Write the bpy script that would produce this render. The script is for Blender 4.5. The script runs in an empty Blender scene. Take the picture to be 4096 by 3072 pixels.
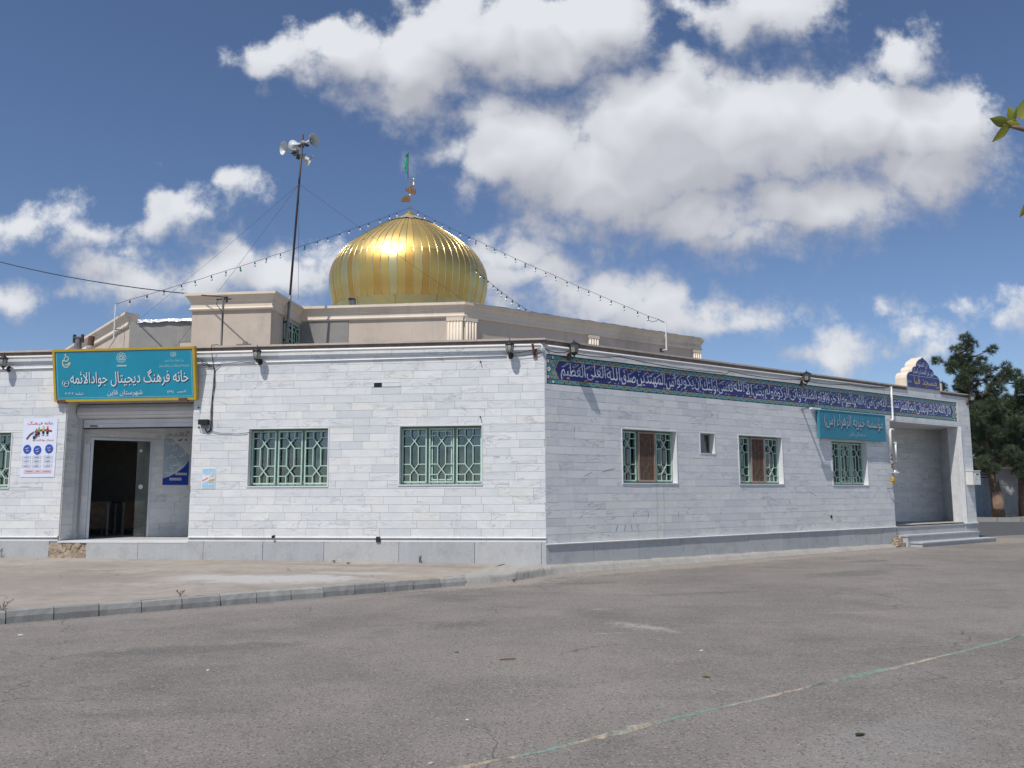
import bpy, math, random
import numpy as np
from mathutils import Matrix, Vector
from mathutils.geometry import delaunay_2d_cdt
random.seed(7); RNG = np.random.default_rng(11)
SC = bpy.context.scene
COL = SC.collection
R = math.radians

# ------------------------------------------------------------------ camera
CAM_H = 1.312
def make_camera():
    cam = bpy.data.cameras.new('camera'); o = bpy.data.objects.new('camera', cam); COL.objects.link(o)
    cam.sensor_width = 36.0; cam.lens = 36.0 * 3400 / 4096
    cam.clip_start = 0.05; cam.clip_end = 3000
    p, r = R(7.29), R(-0.239)
    right = Vector((1, 0, 0)); fwd = Vector((0, math.cos(p), math.sin(p))); up = Vector((0, -math.sin(p), math.cos(p)))
    r2 = math.cos(r) * right + math.sin(r) * up
    u2 = math.cos(r) * up - math.sin(r) * right
    m = Matrix(((r2.x, u2.x, -fwd.x, 0), (r2.y, u2.y, -fwd.y, 0), (r2.z, u2.z, -fwd.z, CAM_H), (0, 0, 0, 1)))
    o.matrix_world = m
    SC.camera = o
make_camera()
SC.render.resolution_x, SC.render.resolution_y = 1024, 768
SC.view_settings.view_transform = 'Standard'
SC.view_settings.look = 'None'
SC.view_settings.exposure = 0.0
SC.view_settings.gamma = 1.0
SC.view_settings.use_curve_mapping = False
SC.render.film_transparent = False
try:
    SC.cycles.use_denoising = True
    SC.cycles.max_bounces = 6; SC.cycles.diffuse_bounces = 3; SC.cycles.glossy_bounces = 3
    SC.cycles.transparent_max_bounces = 12
except Exception:
    pass

# ------------------------------------------------------------------ sun and sky
SUN_D = Vector((0.345, 0.515, -1.0)).normalized()          # direction the light travels
def make_sun():
    l = bpy.data.lights.new('sun', 'SUN'); l.energy = 3.95; l.angle = R(0.53); l.color = (1.0, 0.955, 0.89)
    o = bpy.data.objects.new('sun', l); COL.objects.link(o)
    o.rotation_euler = SUN_D.to_track_quat('-Z', 'Y').to_euler()
    o.location = (-20, -20, 40)
make_sun()

CLOUDS = [(-0.296, 0.545, 0.046, 0.034), (-0.198, 0.536, 0.069, 0.055), (-0.117, 0.529, 0.092, 0.062), (-0.054, 0.566, 0.116, 0.062), (0.045, 0.559, 0.087, 0.068), (0.114, 0.577, 0.064, 0.056), (-0.128, 0.487, 0.063, 0.03), (-0.059, 0.433, 0.051, 0.024), (0.026, 0.414, 0.091, 0.066), (0.111, 0.384, 0.113, 0.077), (0.197, 0.431, 0.125, 0.09), (0.312, 0.449, 0.114, 0.085), (0.426, 0.448, 0.108, 0.066), (0.523, 0.436, 0.08, 0.072), (0.508, 0.388, 0.085, 0.048), (0.365, 0.354, 0.113, 0.053), (0.223, 0.337, 0.113, 0.047), (0.289, 0.302, 0.084, 0.026), (-0.008, 0.468, 0.063, 0.024), (0.082, 0.343, 0.073, 0.041), (0.318, 0.601, 0.093, 0.044), (0.495, 0.539, 0.035, 0.037), (0.217, 0.522, 0.046, 0.024), (-0.588, 0.329, 0.051, 0.023), (-0.52, 0.317, 0.062, 0.026), (-0.462, 0.293, 0.034, 0.017), (-0.4, 0.345, 0.034, 0.029), (-0.334, 0.38, 0.028, 0.021), (-0.449, 0.259, 0.061, 0.034), (-0.349, 0.264, 0.067, 0.035), (-0.271, 0.258, 0.061, 0.034), (-0.238, 0.281, 0.034, 0.017), (0.009, 0.297, 0.045, 0.026), (0.093, 0.291, 0.022, 0.014), (0.025, 0.268, 0.061, 0.029), (0.108, 0.234, 0.083, 0.034), (0.191, 0.211, 0.094, 0.034), (0.274, 0.205, 0.061, 0.023), (0.053, 0.234, 0.067, 0.029), (0.405, 0.17, 0.039, 0.028), (0.494, 0.17, 0.039, 0.022), (0.441, 0.218, 0.028, 0.011), (0.586, 0.22, 0.033, 0.02), (-0.598, 0.237, 0.033, 0.023), 
          (0.9, 0.5, 0.12, 0.08), (1.2, 0.4, 0.2, 0.1), (-0.85, 0.4, 0.12, 0.06), (-1.1, 0.55, 0.16, 0.09), (0.1, 0.9, 0.2, 0.1), (-0.5, 1.0, 0.2, 0.12), (0.8, 1.1, 0.25, 0.16), (-1.6, 0.8, 0.3, 0.2),]

class NT:
    """tiny helper to wire shader nodes"""
    def __init__(s, tree): s.t = tree; s.n = tree.nodes; s.l = tree.links
    def new(s, typ, **kw):
        n = s.n.new(typ)
        for k, v in kw.items(): setattr(n, k, v)
        return n
    def put(s, sock, v):
        if hasattr(v, 'is_output'): s.l.new(v, sock)
        elif v is not None: sock.default_value = v
    def math(s, op, a, b=None, c=None, clamp=False):
        n = s.new('ShaderNodeMath', operation=op, use_clamp=clamp)
        for i, v in enumerate((a, b, c)):
            if v is not None: s.put(n.inputs[i], v)
        return n.outputs[0]
    def vm(s, op, a, b=None, c=None, out=0):
        n = s.new('ShaderNodeVectorMath', operation=op)
        for i, v in enumerate((a, b, c)):
            if v is None: continue
            if op == 'SCALE' and i == 1: s.put(n.inputs['Scale'], v)
            else: s.put(n.inputs[i], v)
        return n.outputs[out]
    def noise(s, vec, scale, detail=4, rough=0.5, dist=0.0, out='Fac', dim='3D'):
        n = s.new('ShaderNodeTexNoise', noise_dimensions=dim); n.inputs['Scale'].default_value = scale
        n.inputs['Detail'].default_value = detail; n.inputs['Roughness'].default_value = rough
        n.inputs['Distortion'].default_value = dist
        if vec is not None: s.l.new(vec, n.inputs['Vector'])
        return n.outputs[out]
    def mix(s, f, a, b, blend='MIX'):
        n = s.new('ShaderNodeMix', data_type='RGBA', blend_type=blend)
        s.put(n.inputs[0], f)
        s.put(n.inputs[6], a if hasattr(a, 'is_output') else (*a, 1) if len(a) == 3 else a)
        s.put(n.inputs[7], b if hasattr(b, 'is_output') else (*b, 1) if len(b) == 3 else b)
        return n.outputs[2]
    def rng(s, v, a, b, c=0.0, d=1.0, smooth=False):
        n = s.new('ShaderNodeMapRange'); n.clamp = True
        if smooth: n.interpolation_type = 'SMOOTHSTEP'
        s.put(n.inputs[0], v)
        for i, x in enumerate((a, b, c, d)): n.inputs[1 + i].default_value = x
        return n.outputs[0]
    def ramp(s, f, stops, interp='LINEAR'):
        n = s.new('ShaderNodeValToRGB'); n.color_ramp.interpolation = interp
        el = n.color_ramp.elements
        while len(el) < len(stops): el.new(0.5)
        for e, (p, c) in zip(el, stops):
            e.position = p; e.color = (*c, 1)
        s.put(n.inputs[0], f)
        return n.outputs[0]

def cloud_group():
    """signed thickness of the cloud heaps, in units of about 3.5 degrees"""
    g = bpy.data.node_groups.new('cloud_density', 'ShaderNodeTree')
    g.interface.new_socket('P', in_out='INPUT', socket_type='NodeSocketVector')
    g.interface.new_socket('D', in_out='OUTPUT', socket_type='NodeSocketFloat')
    t = NT(g)
    gi = t.new('NodeGroupInput'); go = t.new('NodeGroupOutput')
    p0 = gi.outputs[0]
    w1 = t.vm('SUBTRACT', t.noise(p0, 10.0, 2, 0.55, out='Color', dim='2D'), (0.5, 0.5, 0.5))
    p = t.vm('MULTIPLY_ADD', w1, (0.095, 0.08, 0.0), p0)
    acc = None
    for cx, cy, rx, ry in CLOUDS:
        rx *= 1.16; ry *= 1.14; s = min(rx, ry) / 0.06
        q = t.vm('MULTIPLY_ADD', p, (1 / rx, 1 / ry, 0), (-cx / rx, -cy / ry, 0))
        d = t.math('MULTIPLY_ADD', t.vm('LENGTH', q, out=1), -s, s)
        acc = d if acc is None else t.math('MAXIMUM', acc, d)
    t.l.new(t.math('MAXIMUM', acc, -1.0), go.inputs[0])
    return g

def make_world():
    w = bpy.data.worlds.new('World'); SC.world = w; w.use_nodes = True
    t = NT(w.node_tree); t.n.clear()
    sky = t.new('ShaderNodeTexSky', sky_type='NISHITA'); sky.sun_disc = False
    sky.sun_elevation = math.asin(-SUN_D.z)
    az = math.atan2(-SUN_D.x, -SUN_D.y)                # compass angle of the sun, from +Y towards +X
    sky.sun_rotation = az
    sky.altitude = 1400; sky.air_density = 1.0; sky.dust_density = 0.25; sky.ozone_density = 2.6
    skyc = t.vm('MULTIPLY', sky.outputs[0], (0.90, 0.92, 1.0))
    bg = t.new('ShaderNodeBackground'); t.l.new(skyc, bg.inputs[0]); bg.inputs[1].default_value = 0.102
    tc = t.new('ShaderNodeTexCoord')
    sep = t.new('ShaderNodeSeparateXYZ'); t.l.new(tc.outputs['Generated'], sep.inputs[0])
    ya = t.math('MAXIMUM', t.math('ABSOLUTE', sep.outputs[1]), 0.02)
    cmb = t.new('ShaderNodeCombineXYZ')
    t.l.new(t.math('DIVIDE', sep.outputs[0], ya), cmb.inputs[0])
    t.l.new(t.math('DIVIDE', sep.outputs[2], ya), cmb.inputs[1])
    P = cmb.outputs[0]
    g = cloud_group()
    a = t.new('ShaderNodeGroup'); a.node_tree = g; t.l.new(P, a.inputs[0])
    b = t.new('ShaderNodeGroup'); b.node_tree = g; t.l.new(t.vm('ADD', P, (-0.012, 0.050, 0)), b.inputs[0])
    fb = t.math('SUBTRACT', t.noise(P, 20.0, 7, 0.62, 0.0, dim='2D'), 0.5)
    d = t.math('MULTIPLY_ADD', fb, 1.45, a.outputs[0])
    above = t.math('GREATER_THAN', sep.outputs[2], 0.0)
    # light side up and left, grey undersides: thickness minus thickness further towards the sun
    diff = t.math('SUBTRACT', t.math('MINIMUM', a.outputs[0], 0.9), t.math('MINIMUM', b.outputs[0], 0.9))
    diff = t.math('MULTIPLY_ADD', fb, 0.30, diff)
    lit = t.rng(diff, -0.75, 0.75, 0, 1, False)
    # crisp towards the light, soft and ragged underneath
    alpha = t.rng(t.math('MULTIPLY', d, t.math('MULTIPLY_ADD', lit, 0.75, 0.65)), -0.20, 0.56, 0, 0.98, True)
    alpha = t.math('MULTIPLY', alpha, above)
    colr = t.ramp(lit, [(0.0, (0.44, 0.45, 0.515)), (0.35, (0.545, 0.56, 0.62)), (0.6, (0.67, 0.69, 0.745)), (1.0, (0.86, 0.885, 0.93))])
    bc = t.new('ShaderNodeBackground'); bc.inputs[1].default_value = 0.90
    t.l.new(colr, bc.inputs[0])
    mx = t.new('ShaderNodeMixShader'); t.l.new(alpha, mx.inputs[0]); t.l.new(bg.outputs[0], mx.inputs[1]); t.l.new(bc.outputs[0], mx.inputs[2])
    o = t.new('ShaderNodeOutputWorld'); t.l.new(mx.outputs[0], o.inputs[0])
    try: w.cycles.sampling_method = 'MANUAL'; w.cycles.sample_map_resolution = 512
    except Exception: pass
make_world()

# ------------------------------------------------------------------ frames
AA, AB = R(6.43), R(36.41)
CX, CY = 0.612, 15.93                                       # the corner between the two marble walls
def frame(ang, x, y, z=0.0):
    c, s = math.cos(ang), math.sin(ang)
    return Matrix(((c, -s, 0, x), (s, c, 0, y), (0, 0, 1, z), (0, 0, 0, 1)))
MA = frame(-AA, CX, CY)                                     # x along the street wall, y into the building
MB_ = frame(AB, CX, CY)
T = Matrix.Translation
_p = MA @ Vector((-9.55, 0.62, 0)); MV = frame(AB, _p.x, _p.y)   # vestibule wall
ROAD = -0.15

# ------------------------------------------------------------------ mesh helpers
class MB:
    def __init__(s): s.v = []; s.f = []; s.tone = []
    def add(s, vs, fs, tone=0.0):
        b = len(s.v); s.v += [tuple(v) for v in vs]; s.f += [tuple(i + b for i in f) for f in fs]; s.tone += [tone] * len(fs); return s
    def box(s, x0, x1, y0, y1, z0, z1, tone=0.0):
        return s.add([(x0, y0, z0), (x1, y0, z0), (x1, y1, z0), (x0, y1, z0), (x0, y0, z1), (x1, y0, z1), (x1, y1, z1), (x0, y1, z1)],
                     [(0, 3, 2, 1), (4, 5, 6, 7), (0, 1, 5, 4), (1, 2, 6, 5), (2, 3, 7, 6), (3, 0, 4, 7)], tone)
    def quad(s, a, b, c, d): return s.add([a, b, c, d], [(0, 1, 2, 3)])
    def prism(s, poly, y0, y1):
        """poly: (x,z) outline, counter-clockwise seen from -y; extruded from y0 to y1"""
        n = len(poly)
        vs = [(x, y0, z) for x, z in poly] + [(x, y1, z) for x, z in poly]
        fs = [tuple(range(n)), tuple(range(2 * n - 1, n - 1, -1))] + [(i, n + i, n + (i + 1) % n, (i + 1) % n) for i in range(n)]
        return s.add(vs, fs)
    def plan(s, poly, z0, z1):
        n = len(poly)
        vs = [(x, y, z0) for x, y in poly] + [(x, y, z1) for x, y in poly]
        fs = [tuple(range(n - 1, -1, -1)), tuple(range(n, 2 * n))] + [(i, (i + 1) % n, n + (i + 1) % n, n + i) for i in range(n)]
        return s.add(vs, fs)
    def tube(s, pts, r, n=8, r1=None, cap=True):
        pts = [Vector(p) for p in pts]; m = len(pts); rings = []
        ref = None
        for i, p in enumerate(pts):
            d = (pts[min(i + 1, m - 1)] - pts[max(i - 1, 0)]).normalized()
            if ref is None:
                ref = Vector((0, 0, 1)) if abs(d.z) < 0.9 else Vector((1, 0, 0))
            u = (ref - d * ref.dot(d)).normalized(); w = d.cross(u); ref = u
            rr = r if r1 is None else r + (r1 - r) * i / max(m - 1, 1)
            if callable(r): rr = r(i / max(m - 1, 1))
            rings.append([p + (u * math.cos(2 * math.pi * k / n) + w * math.sin(2 * math.pi * k / n)) * rr for k in range(n)])
        vs = [v for ring in rings for v in ring]; fs = []
        for i in range(m - 1):
            for k in range(n):
                fs.append((i * n + k, i * n + (k + 1) % n, (i + 1) * n + (k + 1) % n, (i + 1) * n + k))
        if cap:
            fs.append(tuple(range(n - 1, -1, -1))); fs.append(tuple((m - 1) * n + k for k in range(n)))
        return s.add(vs, fs)
    def lathe(s, prof, n=24, M=None, a0=0.0, a1=None, cap=True):
        """prof: (radius, z) list from bottom to top"""
        full = a1 is None
        a1 = 2 * math.pi if full else a1
        k = n if full else n + 1
        vs = [];
        for r, z in prof:
            for i in range(k):
                a = a0 + (a1 - a0) * i / n
                v = Vector((r * math.cos(a), r * math.sin(a), z))
                vs.append(M @ v if M else v)
        fs = []
        for j in range(len(prof) - 1):
            for i in range(n):
                i2 = (i + 1) % k
                fs.append((j * k + i, j * k + i2, (j + 1) * k + i2, (j + 1) * k + i))
        if cap and full:
            if prof[0][0] > 1e-4: fs.append(tuple(range(k - 1, -1, -1)))
            if prof[-1][0] > 1e-4: fs.append(tuple((len(prof) - 1) * k + i for i in range(k)))
        return s.add(vs, fs)
    def bar(s, a, b, w, y0, y1):
        """flat bar in the x-z plane from a to b, width w, between depths y0..y1"""
        ax, az = a; bx, bz = b; dx, dz = bx - ax, bz - az; L = math.hypot(dx, dz) or 1
        nx, nz = -dz / L * w / 2, dx / L * w / 2
        return s.prism([(ax - nx, az - nz), (bx - nx, bz - nz), (bx + nx, bz + nz), (ax + nx, az + nz)], y0, y1)
    def mesh(s, name, mat, smooth=False):
        me = bpy.data.meshes.new(name); me.from_pydata([tuple(v) for v in s.v], [], s.f)
        if any(s.tone):
            a = me.attributes.new('tone', 'FLOAT', 'FACE'); a.data.foreach_set('value', s.tone)
        if mat: me.materials.append(mat)
        if smooth: me.polygons.foreach_set('use_smooth', [True] * len(me.polygons))
        me.update(); return me

def link(name, me, parent=None, M=None, **props):
    o = bpy.data.objects.new(name, me); COL.objects.link(o)
    if parent is not None: o.parent = parent
    if M is not None: o.matrix_basis = M
    for k, v in props.items(): o[k] = v
    return o
def thing(name, label, cat, M=None, group=None):
    o = link(name, None, None, M, label=label, category=cat)
    o.empty_display_size = 0.1
    if group: o['group'] = group
    return o
def part(parent, name, mb, mat, M=None, smooth=False, **props):
    return link(name, mb.mesh(name, mat, smooth), parent, M, **props)
def solo(name, label, cat, mb, mat, M=None, smooth=False, group=None):
    o = link(name, mb.mesh(name, mat, smooth), None, M, label=label, category=cat)
    if group: o['group'] = group
    return o
def struct(name, mb, mat, M=None, parent=None, smooth=False):
    return link(name, mb.mesh(name, mat, smooth), parent, M, kind='structure')

# ------------------------------------------------------------------ materials
def base_mat(name):
    m = bpy.data.materials.new(name); m.use_nodes = True
    t = NT(m.node_tree); b = t.n['Principled BSDF']
    return m, t, b
def rgb(h):
    h = h.lstrip('#'); c = [int(h[i:i + 2], 16) / 255 for i in (0, 2, 4)]
    return tuple(x / 12.92 if x <= 0.04045 else ((x + 0.055) / 1.055) ** 2.4 for x in c)
def mat(name, col, rough=0.6, metal=0.0, var=0.12, scale=6.0, bump=0.0, bscale=40.0, dirt=None, dscale=1.5, spec=0.4):
    m, t, b = base_mat(name)
    g = t.new('ShaderNodeNewGeometry').outputs['Position']
    n = t.noise(g, scale, 5, 0.6)
    dark = tuple(c * (1 - var) for c in col); lite = tuple(min(1, c * (1 + var)) for c in col)
    c = t.mix(t.rng(n, 0.3, 0.7), dark, lite)
    if dirt:
        c = t.mix(t.math('MULTIPLY', t.rng(t.noise(g, dscale, 6, 0.65), 0.5, 0.72), 0.7), c, dirt)
    t.l.new(c, b.inputs['Base Color'])
    b.inputs['Roughness'].default_value = rough; b.inputs['Metallic'].default_value = metal
    b.inputs['Specular IOR Level'].default_value = spec
    if bump:
        bn = t.new('ShaderNodeBump'); bn.inputs['Strength'].default_value = bump; bn.inputs['Distance'].default_value = 0.02
        t.l.new(t.noise(g, bscale, 6, 0.65), bn.inputs['Height']); t.l.new(bn.outputs[0], b.inputs['Normal'])
    return m
def tone_of(t):
    oi = t.new('ShaderNodeObjectInfo').outputs['Random']
    at = t.new('ShaderNodeAttribute', attribute_name='tone').outputs['Fac']
    return t.math('FRACT', t.math('ADD', t.math('MULTIPLY', oi, 1.0), at))
def marble_mat():
    m, t, b = base_mat('white_marble')
    tone = tone_of(t)
    pos = t.new('ShaderNodeNewGeometry').outputs['Position']
    off = t.new('ShaderNodeCombineXYZ'); t.l.new(t.math('MULTIPLY', tone, 37.0), off.inputs[0]); t.l.new(t.math('MULTIPLY', tone, 91.0), off.inputs[2])
    p = t.vm('ADD', pos, off.outputs[0])
    col = t.ramp(tone, [(0.0, (0.62, 0.645, 0.665)), (0.12, (0.67, 0.688, 0.70)), (0.3, (0.715, 0.728, 0.73)), (0.72, (0.745, 0.755, 0.75)), (0.86, (0.78, 0.787, 0.78)), (0.94, (0.745, 0.74, 0.715)), (1.0, (0.76, 0.75, 0.715))])
    cloud = t.rng(t.noise(p, 2.6, 6, 0.65, 0.8), 0.44, 0.72)
    col = t.mix(t.math('MULTIPLY', cloud, 0.5), col, (0.55, 0.58, 0.615))
    # diagonal veins, each slab with its own run
    mp = t.new('ShaderNodeMapping'); t.l.new(p, mp.inputs[0]); mp.inputs['Rotation'].default_value = (0.0, 0.7, 0.4); mp.inputs['Scale'].default_value = (0.7, 0.7, 3.2)
    v = t.math('ABSOLUTE', t.math('SUBTRACT', t.noise(mp.outputs[0], 2.0, 7, 0.55, 1.2), 0.5))
    vein = t.math('MULTIPLY', t.rng(v, 0.0, 0.028, 1, 0), t.rng(t.noise(p, 1.1, 2), 0.46, 0.62))
    col = t.mix(t.math('MULTIPLY', vein, 0.75), col, (0.36, 0.385, 0.42))
    # dust and faint rust runs that belong to the wall as a whole
    stain = t.rng(t.noise(t.vm('MULTIPLY', pos, (3.0, 3.0, 0.35)), 1.6, 5, 0.6), 0.60, 0.78)
    col = t.mix(t.math('MULTIPLY', stain, 0.32), col, (0.52, 0.50, 0.46))
    foot = t.new('ShaderNodeSeparateXYZ'); t.l.new(pos, foot.inputs[0])
    splash = t.math('MULTIPLY', t.rng(foot.outputs[2], 0.35, 1.0, 1, 0, True), t.rng(t.noise(pos, 4.0, 6, 0.65), 0.42, 0.68))
    col = t.mix(t.math('MULTIPLY', splash, 0.30), col, (0.50, 0.465, 0.41))
    rel = t.vm('SUBTRACT', pos, (CX, CY, 0)); along = t.vm('DOT_PRODUCT', rel, (math.cos(AB), math.sin(AB), 0), out=1); sz = t.new('ShaderNodeSeparateXYZ'); t.l.new(pos, sz.inputs[0])
    wob = t.math('MULTIPLY_ADD', t.noise(pos, 5, 3), 0.10, along)
    run = None
    for xx, ww in ((2.93, 0.05), (3.13, 0.035)):
        q = t.rng(t.math('ABSOLUTE', t.math('SUBTRACT', wob, xx + 0.05)), 0.0, ww, 1, 0, True); run = q if run is None else t.math('MAXIMUM', run, q)
    run = t.math('MULTIPLY', t.math('MULTIPLY', run, t.rng(sz.outputs[2], 0.3, 1.5, 0.65, 1.0)), t.math('LESS_THAN', sz.outputs[2], 1.50))
    col = t.mix(t.math('MULTIPLY', run, 0.34), col, (0.47, 0.38, 0.20))
    t.l.new(col, b.inputs['Base Color'])
    t.l.new(t.rng(t.noise(pos, 5, 4), 0.3, 0.7, 0.32, 0.55), b.inputs['Roughness'])
    b.inputs['Specular IOR Level'].default_value = 0.35
    bn = t.new('ShaderNodeBump'); bn.inputs['Strength'].default_value = 0.06; bn.inputs['Distance'].default_value = 0.01
    t.l.new(t.noise(p, 30, 4), bn.inputs['Height']); t.l.new(bn.outputs[0], b.inputs['Normal'])
    return m
def stone_mat(name, cols, stain=(0.25, 0.24, 0.22), low=None):
    m, t, b = base_mat(name)
    tone = tone_of(t); pos = t.new('ShaderNodeNewGeometry').outputs['Position']
    c = t.ramp(tone, [(i / (len(cols) - 1), x) for i, x in enumerate(cols)])
    n = t.noise(pos, 3.5, 8, 0.68)
    c = t.mix(t.math('MULTIPLY', t.rng(n, 0.5, 0.75), 0.65), c, stain)
    st = t.rng(t.noise(t.vm('MULTIPLY', pos, (5, 5, 0.6)), 1.5, 5, 0.6), 0.52, 0.72)
    c = t.mix(t.math('MULTIPLY', st, 0.30), c, (0.56, 0.57, 0.58))
    fine = t.noise(pos, 60, 4, 0.6)
    c = t.mix(0.25, c, t.ramp(fine, [(0.3, (0.15, 0.15, 0.15)), (0.7, (0.6, 0.6, 0.6))]), 'OVERLAY')
    t.l.new(c, b.inputs['Base Color']); b.inputs['Roughness'].default_value = 0.75
    bn = t.new('ShaderNodeBump'); bn.inputs['Strength'].default_value = 0.25; bn.inputs['Distance'].default_value = 0.01
    t.l.new(fine, bn.inputs['Height']); t.l.new(bn.outputs[0], b.inputs['Normal'])
    return m
def blotch(t, pos, nz, cx, cy, rx, ry, ang, amp=0.8, soft=0.5):
    """irregular patch on the ground, 0..1"""
    c, s = math.cos(ang), math.sin(ang)
    q = t.vm('SUBTRACT', pos, (cx, cy, 0))
    u = t.math('DIVIDE', t.vm('DOT_PRODUCT', q, (c, s, 0), out=1), rx)
    v = t.math('DIVIDE', t.vm('DOT_PRODUCT', q, (-s, c, 0), out=1), ry)
    d = t.math('SUBTRACT', 1.0, t.math('SQRT', t.math('ADD', t.math('MULTIPLY', u, u), t.math('MULTIPLY', v, v))))
    n = nz
    return t.rng(t.math('MULTIPLY_ADD', n, amp * 2, d), 0.0, soft, 0, 1, True)
def asphalt_mat():
    m, t, b = base_mat('dusty_asphalt')
    pos = t.new('ShaderNodeNewGeometry').outputs['Position']
    big = t.noise(pos, 0.22, 6, 0.6)
    mid = t.noise(pos, 1.3, 7, 0.65)
    c = t.mix(t.rng(big, 0.34, 0.66), (0.180, 0.164, 0.149), (0.268, 0.244, 0.220))
    c = t.mix(t.math('MULTIPLY', t.rng(mid, 0.42, 0.70), 0.5), c, (0.310, 0.280, 0.250))
    c = t.mix(t.math('MULTIPLY', t.rng(t.noise(pos, 0.55, 6, 0.7), 0.52, 0.70), 0.55), c, (0.120, 0.116, 0.112))
    # wheel streaks along the street
    st = t.noise(t.vm('MULTIPLY', t.vm('ADD', pos, (0, 0, 3)), (0.9, 2.2, 1)), 0.9, 5, 0.6)
    c = t.mix(t.math('MULTIPLY', t.rng(st, 0.55, 0.72), 0.40), c, (0.125, 0.121, 0.117))
    nz = t.math('SUBTRACT', t.noise(pos, 3.0, 6, 0.68), 0.5)
    nz2 = t.math('SUBTRACT', t.noise(pos, 9.0, 6, 0.75), 0.5)
    # sandy dirt blown against the building and kerb, cement spills, oil
    for (cx, cy, rx, ry, a, col, k) in [
            (3.2, 17.1, 5.5, 0.55, AB, (0.33, 0.295, 0.255), 0.8), (8.5, 20.9, 4.2, 0.6, AB, (0.32, 0.285, 0.25), 0.7),
            (-0.4, 14.0, 1.8, 0.6, AB, (0.34, 0.30, 0.26), 0.85), (-3.6, 11.2, 3.6, 0.28, AB, (0.29, 0.265, 0.24), 0.7),
            (1.45, 9.55, 0.62, 0.20, -0.75, (0.40, 0.395, 0.38), 0.75), (1.0, 9.15, 0.22, 0.05, 0.1, (0.38, 0.38, 0.37), 0.6), (1.1, 11.0, 0.2, 0.05, 0, (0.40, 0.40, 0.39), 0.7),
            (4.1, 10.6, 0.5, 0.12, 0.1, (0.34, 0.305, 0.265), 0.6), (2.2, 5.2, 1.2, 0.5, 0.6, (0.27, 0.255, 0.24), 0.6),
            (-0.65, 9.75, 0.60, 0.46, 0.2, (0.130, 0.128, 0.126), 0.7), (1.2, 14.1, 0.7, 0.25, 0.2, (0.125, 0.122, 0.12), 0.6), (2.6, 12.6, 1.4, 0.25, 0.25, (0.13, 0.127, 0.124), 0.5),
            (6.0, 15.5, 1.3, 0.5, 0.5, (0.125, 0.122, 0.118), 0.55), (7.4, 18.2, 0.9, 0.3, 0.5, (0.12, 0.117, 0.114), 0.5), (-3.1, 8.3, 1.3, 0.3, 0.3, (0.125, 0.122, 0.118), 0.55),
            (14.5, 25.4, 2.4, 0.9, 0.75, (0.33, 0.285, 0.23), 0.85), (18.5, 27.6, 3.2, 0.9, 0.5, (0.34, 0.295, 0.24), 0.9)]:
        c = t.mix(t.math('MULTIPLY', blotch(t, pos, nz2 if rx < 0.7 else nz, cx, cy, rx, ry, a, 1.7 if rx < 0.7 else 0.8, 1.0 if rx < 0.7 else 0.5), k), c, col)
    # long thin cracks, only here and there
    wp = t.vm('MULTIPLY_ADD', t.vm('SUBTRACT', t.noise(pos, 1.1, 4, 0.6, out='Color'), (0.5, 0.5, 0.5)), (0.9, 0.9, 0), pos)
    cv = t.new('ShaderNodeTexVoronoi', feature='DISTANCE_TO_EDGE'); cv.inputs['Scale'].default_value = 0.42; t.l.new(wp, cv.inputs['Vector'])
    crack = t.math('MULTIPLY', t.rng(cv.outputs['Distance'], 0.0, 0.0055, 1, 0), t.rng(t.noise(pos, 0.35, 3), 0.50, 0.60))
    c = t.mix(t.math('MULTIPLY', crack, 0.75), c, (0.075, 0.070, 0.066))
    # stones in the surface
    vor = t.new('ShaderNodeTexVoronoi'); vor.inputs['Scale'].default_value = 75.0; t.l.new(pos, vor.inputs['Vector'])
    stone = vor.outputs['Color']
    sepc = t.new('ShaderNodeSeparateColor'); t.l.new(stone, sepc.inputs[0])
    c = t.mix(t.math('MULTIPLY', t.rng(sepc.outputs[0], 0.80, 0.92), 0.60), c, (0.075, 0.072, 0.070))
    c = t.mix(t.math('MULTIPLY', t.rng(sepc.outputs[1], 0.88, 0.98), 0.60), c, (0.40, 0.36, 0.33))
    grain = t.noise(pos, 160, 3, 0.7)
    c = t.mix(0.75, c, t.ramp(grain, [(0.30, (0.22, 0.22, 0.22)), (0.70, (0.72, 0.72, 0.72))]), 'OVERLAY')
    vor2 = t.new('ShaderNodeTexVoronoi'); vor2.inputs['Scale'].default_value = 22.0; t.l.new(pos, vor2.inputs['Vector'])
    pit = t.rng(vor2.outputs['Distance'], 0.05, 0.20, 1, 0)
    sp2 = t.new('ShaderNodeSeparateColor'); t.l.new(vor2.outputs['Color'], sp2.inputs[0])
    pit = t.math('MULTIPLY', pit, t.math('GREATER_THAN', sp2.outputs[0], 0.72))
    c = t.mix(t.math('MULTIPLY', pit, 0.75), c, (0.050, 0.048, 0.047))
    t.l.new(c, b.inputs['Base Color']); b.inputs['Roughness'].default_value = 0.88; b.inputs['Specular IOR Level'].default_value = 0.25
    h = t.math('ADD', t.math('MULTIPLY', vor.outputs['Distance'], 0.9), grain)
    h = t.math('SUBTRACT', h, pit)
    bn = t.new('ShaderNodeBump'); bn.inputs['Strength'].default_value = 0.55; bn.inputs['Distance'].default_value = 0.007
    t.l.new(h, bn.inputs['Height']); t.l.new(bn.outputs[0], b.inputs['Normal'])
    return m
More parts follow.
